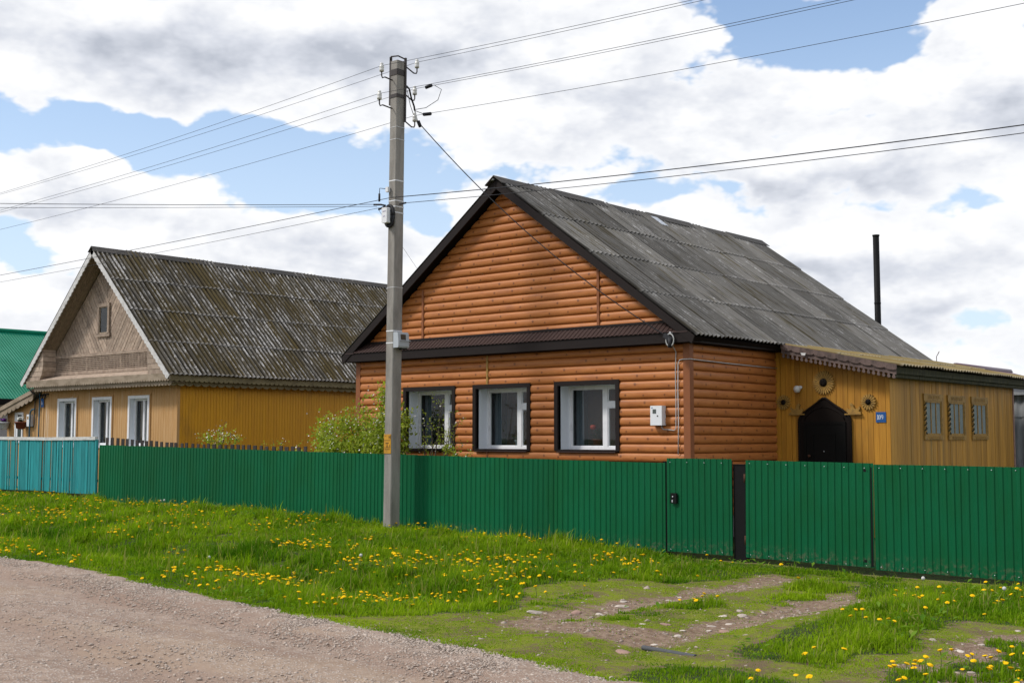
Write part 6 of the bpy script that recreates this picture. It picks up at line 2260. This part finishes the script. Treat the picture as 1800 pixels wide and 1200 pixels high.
def build_grass():
    rng = np.random.default_rng(5)
    N = 1600000
    x = rng.uniform(-38, 1.5, N)
    y = rng.uniform(7.3, 17.34, N)
    d = np.hypot(x, y)
    keep = in_view(x, y) & (rng.uniform(size=N) < np.clip((13.0 / d) ** 1.25, 0, 1))
    x, y, d = x[keep], y[keep], d[keep]
    g, m, b = zones(x, y)
    patch = fbm(x, y, .9, 50)
    clump = vnoise(x, y, 3.2, 51)
    u = rng.uniform(size=len(x))
    keep = ((g > 0) & (u < .35 + .9 * clump)) | ((m > 0) & (u < .60 * (patch > .38) + .15)) | ((b > 0) & (u < .035 + .10 * (clump > .6)))
    x, y, d, g, m, patch, clump = x[keep], y[keep], d[keep], g[keep], m[keep], patch[keep], clump[keep]
    n = len(x)
    z = ground_z(x, y) - .01
    e = edge_y(x)
    h = rng.gamma(5, 1 / 5, n) * (.060 + .24 * np.clip(patch * 2.2 - .75, 0, 1) * clump + .05 * clump)
    ga = 0
    for k in range(8):
        ga = ga + zones(x + .30 * math.cos(k * math.pi / 4), y + .30 * math.sin(k * math.pi / 4))[0] / 8
    h *= .38 + .62 * ga ** 1.5
    h *= np.where(m > 0, .30, np.where(g > 0, 1.0, .3))
    stalk = rng.uniform(size=n) < .02
    h *= np.where(stalk & (g > 0), 1.8, 1.0)
    h *= .40 + .60 * smooth(-.2, .7, y - e)
    h *= 1 + .55 * smooth(16.6, 17.2, y) * (x < -11.5)
    ditch = np.exp(-((y - e - 2.3) / .6) ** 2) * (x < -9.5)
    h *= 1 + .9 * ditch * clump
    h *= np.where((y > 15.2) & (x > -10.5) & (x < -5.6), .6, 1.0)
    h *= .54 * np.where((x > -6.6) & (y < 15.5), .85, 1.0)
    h = np.clip(h, .02, .40)
    w = (.0026 + .00026 * d) * rng.uniform(.7, 1.4, n) * np.where(m > 0, .9, 1.0)
    az = rng.uniform(0, 2 * math.pi, n)
    lean = rng.uniform(.05, .75, n)
    dx, dy = np.cos(az), np.sin(az)
    # blade faces roughly the viewer or any way; side vector across the lean
    sx, sy = -dy, dx
    base = np.stack([x, y, z], 1)
    mid = base + np.stack([dx * h * lean * .28, dy * h * lean * .28, h * .58], 1)
    tip = base + np.stack([dx * h * lean * .95, dy * h * lean * .95, h * (1 - .28 * lean)], 1)
    S = np.stack([sx * w, sy * w, np.zeros(n)], 1)
    V = np.stack([base - S, base + S, mid + S * .8, mid - S * .8, tip], 1).reshape(-1, 3)
    i = np.arange(n)[:, None] * 5
    T = np.concatenate([i + np.array([[0, 1, 2]]), i + np.array([[0, 2, 3]]), i + np.array([[3, 2, 4]])], 0)
    tint = np.zeros((n, 3))
    tint[:, 0] = np.clip(.40 * rng.uniform(size=n) + 1.5 * (fbm(x, y, .8, 60) - .38) + .35 * (m > 0) + .12 - .35 * ditch, 0, 1)
    tint[:, 1] = np.where(rng.uniform(size=n) < .045 + .18 * (m > 0), rng.uniform(.4, .9, n), np.where(stalk, .7, 0))
    me = np_mesh('grass', V, T, MATS['grass_blade'], np.repeat(tint, 5, 0))
    link('grass', me, kind='stuff', label='bright green spring grass covering the verge', cat='grass')
    # broad-leaved weeds low in the turf
    N = 16000
    x = rng.uniform(-34, -2.0, N); y = rng.uniform(8.0, 17.2, N)
    d = np.hypot(x, y)
    g, m, b = zones(x, y)
    keep = in_view(x, y, 3) & (g > 0) & (vnoise(x, y, 1.3, 70) > .58) & (rng.uniform(size=N) < np.clip(12 / d, 0, 1))
    x, y = x[keep], y[keep]
    n = len(x)
    z = ground_z(x, y) + rng.uniform(.02, .10, n)
    L = rng.uniform(.04, .11, n)
    az = rng.uniform(0, 6.28, n)
    up = rng.uniform(.1, .9, n)
    D = np.stack([np.cos(az), np.sin(az), up], 1)
    S = np.stack([-np.sin(az), np.cos(az), np.zeros(n)], 1) * (L * .24)[:, None]
    P = np.stack([x, y, z], 1)
    Lc = L[:, None]
    V = np.stack([P, P + D * Lc * .55 + S, P + D * Lc - np.array([0, 0, .02]), P + D * Lc * .55 - S], 1).reshape(-1, 3)
    i = np.arange(n)[:, None] * 4
    T = np.concatenate([i + np.array([[0, 1, 2]]), i + np.array([[0, 2, 3]])], 0)
    tint = np.zeros((n, 3)); tint[:, 0] = rng.uniform(0, 1, n); tint[:, 1] = (rng.uniform(size=n) < .05) * .5
    me = np_mesh('weeds', V, T, MATS['weed_leaf'], np.repeat(tint, 4, 0))
    link('weeds', me, kind='stuff', label='broad-leaved weeds scattered through the grass', cat='weeds')


build_grass()


# ------------------------------------------------------------------ dandelions
def dandelion_mesh(k, hgt, full=True):
    rg = random.Random(k)
    mb = MB()
    mb.mi = 1
    tip = Vector((rg.uniform(-.02, .02), rg.uniform(-.02, .02), hgt))
    mb.tube([(0, 0, 0), (tip.x * .3, tip.y * .3, hgt * .6), tuple(tip)], .0035, 3, False)
    mb.mi = 0
    R = rg.uniform(.021, .029)
    n = 9
    tilt = Matrix.Rotation(rg.uniform(-.45, .45), 3, 'X') @ Matrix.Rotation(rg.uniform(-.35, .35), 3, 'Y')
    vs = [tip + tilt @ Vector((0, 0, -.008))]
    for r, z in ((R, .006), (R * .62, .014)):
        for j in range(n):
            a = 2 * math.pi * j / n
            q = r * rg.uniform(.85, 1.12)
            vs.append(tip + tilt @ Vector((q * math.cos(a), q * math.sin(a), z + rg.uniform(-.002, .002))))
    vs.append(tip + tilt @ Vector((0, 0, .016)))
    fs = [(0, 1 + (j + 1) % n, 1 + j) for j in range(n)]
    fs += [(1 + j, 1 + (j + 1) % n, 1 + n + (j + 1) % n, 1 + n + j) for j in range(n)]
    fs += [(1 + n + j, 1 + n + (j + 1) % n, 1 + 2 * n) for j in range(n)]
    mb.add(vs, fs)
    return mb


def build_dandelions():
    rng = np.random.default_rng(17)
    N = 26000
    x = rng.uniform(-34, -2.2, N); y = rng.uniform(7.9, 17.2, N)
    g, m, b = zones(x, y)
    e = edge_y(x)
    dens = (vnoise(x, y, .75, 80) > .45) * (.12 + 1.1 * np.clip(vnoise(x, y, 1.5, 81) - .45, 0, 1))
    dens *= np.where((x > -5.9) & (y < 11.3), 1.5, 1.0) * np.where((y > 15.5) & (x > -11.5), .35, 1.0)
    dens *= 1 + .8 * np.exp(-((y - e - 1.0) / .7) ** 2) * (x < -9)
    dens *= np.where(y > e + 4.0, .6, 1.0)
    keep = (g > 0) & in_view(x, y, 2.0) & (rng.uniform(size=N) < dens * .75)
    x, y = x[keep], y[keep]
    # leave out those that stand too close to each other
    P, ok = [], []
    grid = {}
    for i in range(len(x)):
        k = (int(x[i] / .07), int(y[i] / .07))
        if k in grid:
            continue
        grid[k] = 1
        ok.append(i)
    x, y = x[ok], y[ok]
    az = np.degrees(np.arctan2(x, y))
    inside = (az > -63.4) & (az < -18.0)
    d = np.hypot(x, y)
    order = np.lexsort((d, ~inside))
    x, y, d = x[order], y[order], d[order]
    z = ground_z(x, y)
    mats = [MATS['dandelion_yellow'], MATS['dandelion_stem']]
    hs = (.06, .08, .10, .12, .14)
    variants = [dandelion_mesh(k, hs[k % 5]).mesh('dandelion', mats, recalc=True) for k in range(10)]
    n1 = min(300, len(x))
    for i in range(n1):
        o = bpy.data.objects.new('dandelion', variants[int(rng.integers(10))])
        COL.objects.link(o)
        o.location = (x[i], y[i], z[i] - .005)
        o.rotation_euler = (0, 0, rng.uniform(0, 6.28))
        s = rng.uniform(.85, 1.15)
        o.scale = (s, s, s * .95)
        prop(o, 'yellow dandelion flower standing in the grass of the verge', 'dandelion', 'dandelions in the verge')
    if len(x) > n1:
        allb = MB()
        protos = [dandelion_mesh(k, hs[k % 5]) for k in range(6)]
        for i in range(n1, len(x)):
            p = protos[i % 6]
            bb = len(allb.v)
            s = float(rng.uniform(.9, 1.25))
            allb.v += [(a * s + x[i], b_ * s + y[i], c * s + z[i]) for a, b_, c in p.v]
            allb.f += [[bb + q for q in f] for f in p.f]
            allb.m += p.m
            allb.s += p.s
        allb.build('far_dandelions', mats, label='more distant yellow dandelions dotted through the grass', cat='dandelions', kind='stuff', recalc=False)
    print('dandelions', len(x))
    # a few seed heads
    mb0 = MB(); mb0.mi = 1
    mb0.tube([(0, 0, 0), (.01, 0, .2)], .003, 3, False); mb0.mi = 0
    mb0.lathe([(.004, .178), (.018, .187), (.024, .203), (.018, .219), (.004, .226)], (.01, 0, 0), 8)
    me = mb0.mesh('seed_head', [MATS['seed_white'], MATS['dandelion_stem']])
    for (sx, sy) in ((-24.8, 16.3), (-24.5, 16.2), (-13.2, 12.0), (-16.0, 11.4), (-6.0, 14.6), (-4.9, 14.2)):
        o = bpy.data.objects.new('dandelion_clock', me)
        COL.objects.link(o)
        o.location = (sx, sy, float(ground_z(sx, sy)))
        prop(o, 'white dandelion seed head in the grass of the verge', 'dandelion clock', 'dandelion seed heads')


build_dandelions()


# ------------------------------------------------------------------ stones and gravel
def stone_mesh(seed, flat=.26):
    rg = np.random.default_rng(seed)
    import bmesh
    bm = bmesh.new()
    bmesh.ops.create_icosphere(bm, subdivisions=2, radius=.5)
    ax = rg.normal(size=(7, 3))
    ax /= np.linalg.norm(ax, axis=1)[:, None]
    cut = rg.uniform(.28, .46, 7)
    for v in bm.verts:
        p = np.array(v.co)
        for a, c in zip(ax, cut):
            t = p @ a
            if t > c:
                p = p - a * (t - c)
        p += rg.normal(size=3) * .012
        v.co = (p[0], p[1] * .7, p[2] * flat)
    me = bpy.data.meshes.new('stone')
    bm.to_mesh(me)
    bm.free()
    return me


def build_stones():
    S = [(-8.62, 10.4, .27), (-8.43, 10.86, .24), (-8.42, 11.74, .23), (-8.22, 11.04, .16), (-6.86, 11.8, .2), (-6.7, 11.24, .13), (-7.02, 12.01, .15), (-6.75, 10.98, .15), (-6.62, 10.72, .11), (-6.97, 11.57, .12), (-7.04, 10.58, .18),
         (-6.68, 10.23, .15), (-6.80, 10.51, .11), (-6.62, 9.75, .14), (-6.39, 10.66, .18), (-7.2, 10.4, .1), (-6.64, 9.27, .27), (-4.5, 11.15, .12), (-4.11, 11.29, .11), (-3.75, 10.07, .1), (-4.14, 10.88, .12), (-4.13, 12.33, .1),
         (-8.55, 11.95, .13), (-8.29, 12.53, .12), (-8.34, 12.84, .11), (-6.58, 10.95, .09), (-6.99, 11.09, .09), (-6.83, 12.2, .08)]
    pink = {1, 10, 14, 16}
    ms = []
    for k in range(5):
        a, b = stone_mesh(k), stone_mesh(k, .22)
        a.materials.append(MATS['limestone']); b.materials.append(MATS['pink_stone'])
        ms.append((a, b))
    rg = random.Random(6)
    names = {0: 'large pale flat stone at the left rut of the drive', 1: 'pinkish flat stone beside the pale one at the left rut', 4: 'pale stone at the upper end of the stony patch on the drive',
             16: 'broad brownish stone lying near the grey pipe', 14: 'pinkish stone at the grass edge of the right rut'}
    for i, (x, y, w) in enumerate(S):
        me = ms[i % 5][1 if i in pink else 0]
        o = bpy.data.objects.new('stone', me)
        COL.objects.link(o)
        s = w * .85
        o.location = (x, y, float(ground_z(x, y)) - .01 * s)
        o.scale = (s, s, s)
        o.rotation_euler = (rg.uniform(-.15, .15), rg.uniform(-.15, .15), rg.uniform(0, 3.1))
        if i in names:
            prop(o, names[i], 'stone', 'stones on the drive')
        elif i >= 17 and i <= 21:
            prop(o, 'small pale stone on the bare earth at the right', 'stone', 'stones on the bare earth')
        else:
            prop(o, 'small pale stone in the ruts of the drive', 'stone', 'stones on the drive')
    mb = MB()
    a, b = Vector((-6.55, 9.46, -.022)), Vector((-5.86, 9.27, -.004))
    pts, rs = [], []
    for k in range(60):
        pts.append(a.lerp(b, k / 59)); rs.append(.022 + .003 * (k % 2))
    mb.tube(pts, rs, 8)
    mb.build('pipe_stub', MATS['pipe_grey'], label='grey ribbed pipe lying half buried across the drive', cat='pipe', loc=tuple(a))


build_stones()


def build_gravel():
    rng = np.random.default_rng(23)
    ico = np.array([(1, 0, 0), (-1, 0, 0), (0, 1, 0), (0, -1, 0), (0, 0, 1), (0, 0, -1)], float)
    F = np.array([(0, 2, 4), (2, 1, 4), (1, 3, 4), (3, 0, 4), (2, 0, 5), (1, 2, 5), (3, 1, 5), (0, 3, 5)])

    def scatter(name, x, y, z, s, label, lo, hi):
        n = len(x)
        R = rng.normal(size=(n, 3, 3)) * .35 + np.eye(3)[None]
        P = np.einsum('nij,kj->nki', R, ico) * s[:, None, None]
        P[:, :, 2] *= .55
        V = (P + np.stack([x, y, z], 1)[:, None, :]).reshape(-1, 3)
        T = (F[None] + (np.arange(n) * 6)[:, None, None]).reshape(-1, 3)
        tint = np.repeat(np.clip(rng.normal((lo + hi) / 2, (hi - lo) / 3, n), 0, 1)[:, None] * np.ones((1, 3)), 6, 0)
        me = np_mesh(name, V, T, MATS['gravel_stone'], tint)
        link(name, me, kind='stuff', label=label, cat='gravel')
    N = 200000
    x = rng.uniform(-30, -3.0, N)
    t = np.where(rng.uniform(size=N) < .5, rng.gamma(1.6, .35, N), rng.uniform(0, 6.5, N))
    y = edge_y(x) + .08 - t
    d = np.hypot(x, y)
    keep = in_view(x, y, 4) & (y > 3.6) & (rng.uniform(size=N) < np.clip((9 / d) ** 1.5, 0, 1)) & (np.abs(t - 1.4) > .25 * rng.uniform(0, 1, N))
    x, y, t, d = x[keep], y[keep], t[keep], d[keep]
    s = rng.gamma(1.6, .0032, len(x)) + .003
    s = np.clip(s, .003, .026)
    scatter('road_gravel', x, y, .012 + .0 * x - .03 * smooth(.45, 0.0, t) - .022 * np.exp(-((t - 1.4) / .35) ** 2) - .018 * np.exp(-((t - 3.0) / .35) ** 2), s, 'loose gravel strewn along the road edge', .5, 1.1)
    N = 40000
    x = rng.uniform(-9.6, -2.0, N); y = rng.uniform(8.2, 15.8, N)
    g, m, b = zones(x, y)
    keep = in_view(x, y, 3) & ((b > 0) & (rng.uniform(size=N) < .36) | (m > 0) & (rng.uniform(size=N) < .05))
    x, y = x[keep], y[keep]
    s = np.clip(rng.gamma(1.8, .0042, len(x)) + .0025, .003, .04)
    scatter('drive_gravel', x, y, ground_z(x, y), s, 'pale gravel in the wheel ruts of the drive', .2, .8)


build_gravel()
print('triangles', sum(len(o.data.loop_triangles) if o.data.loop_triangles else sum(max(1, p.loop_total - 2) for p in o.data.polygons) for o in SC.objects if o.type == 'MESH' and len(o.data.polygons) < 4000), 'objects', len(SC.objects))
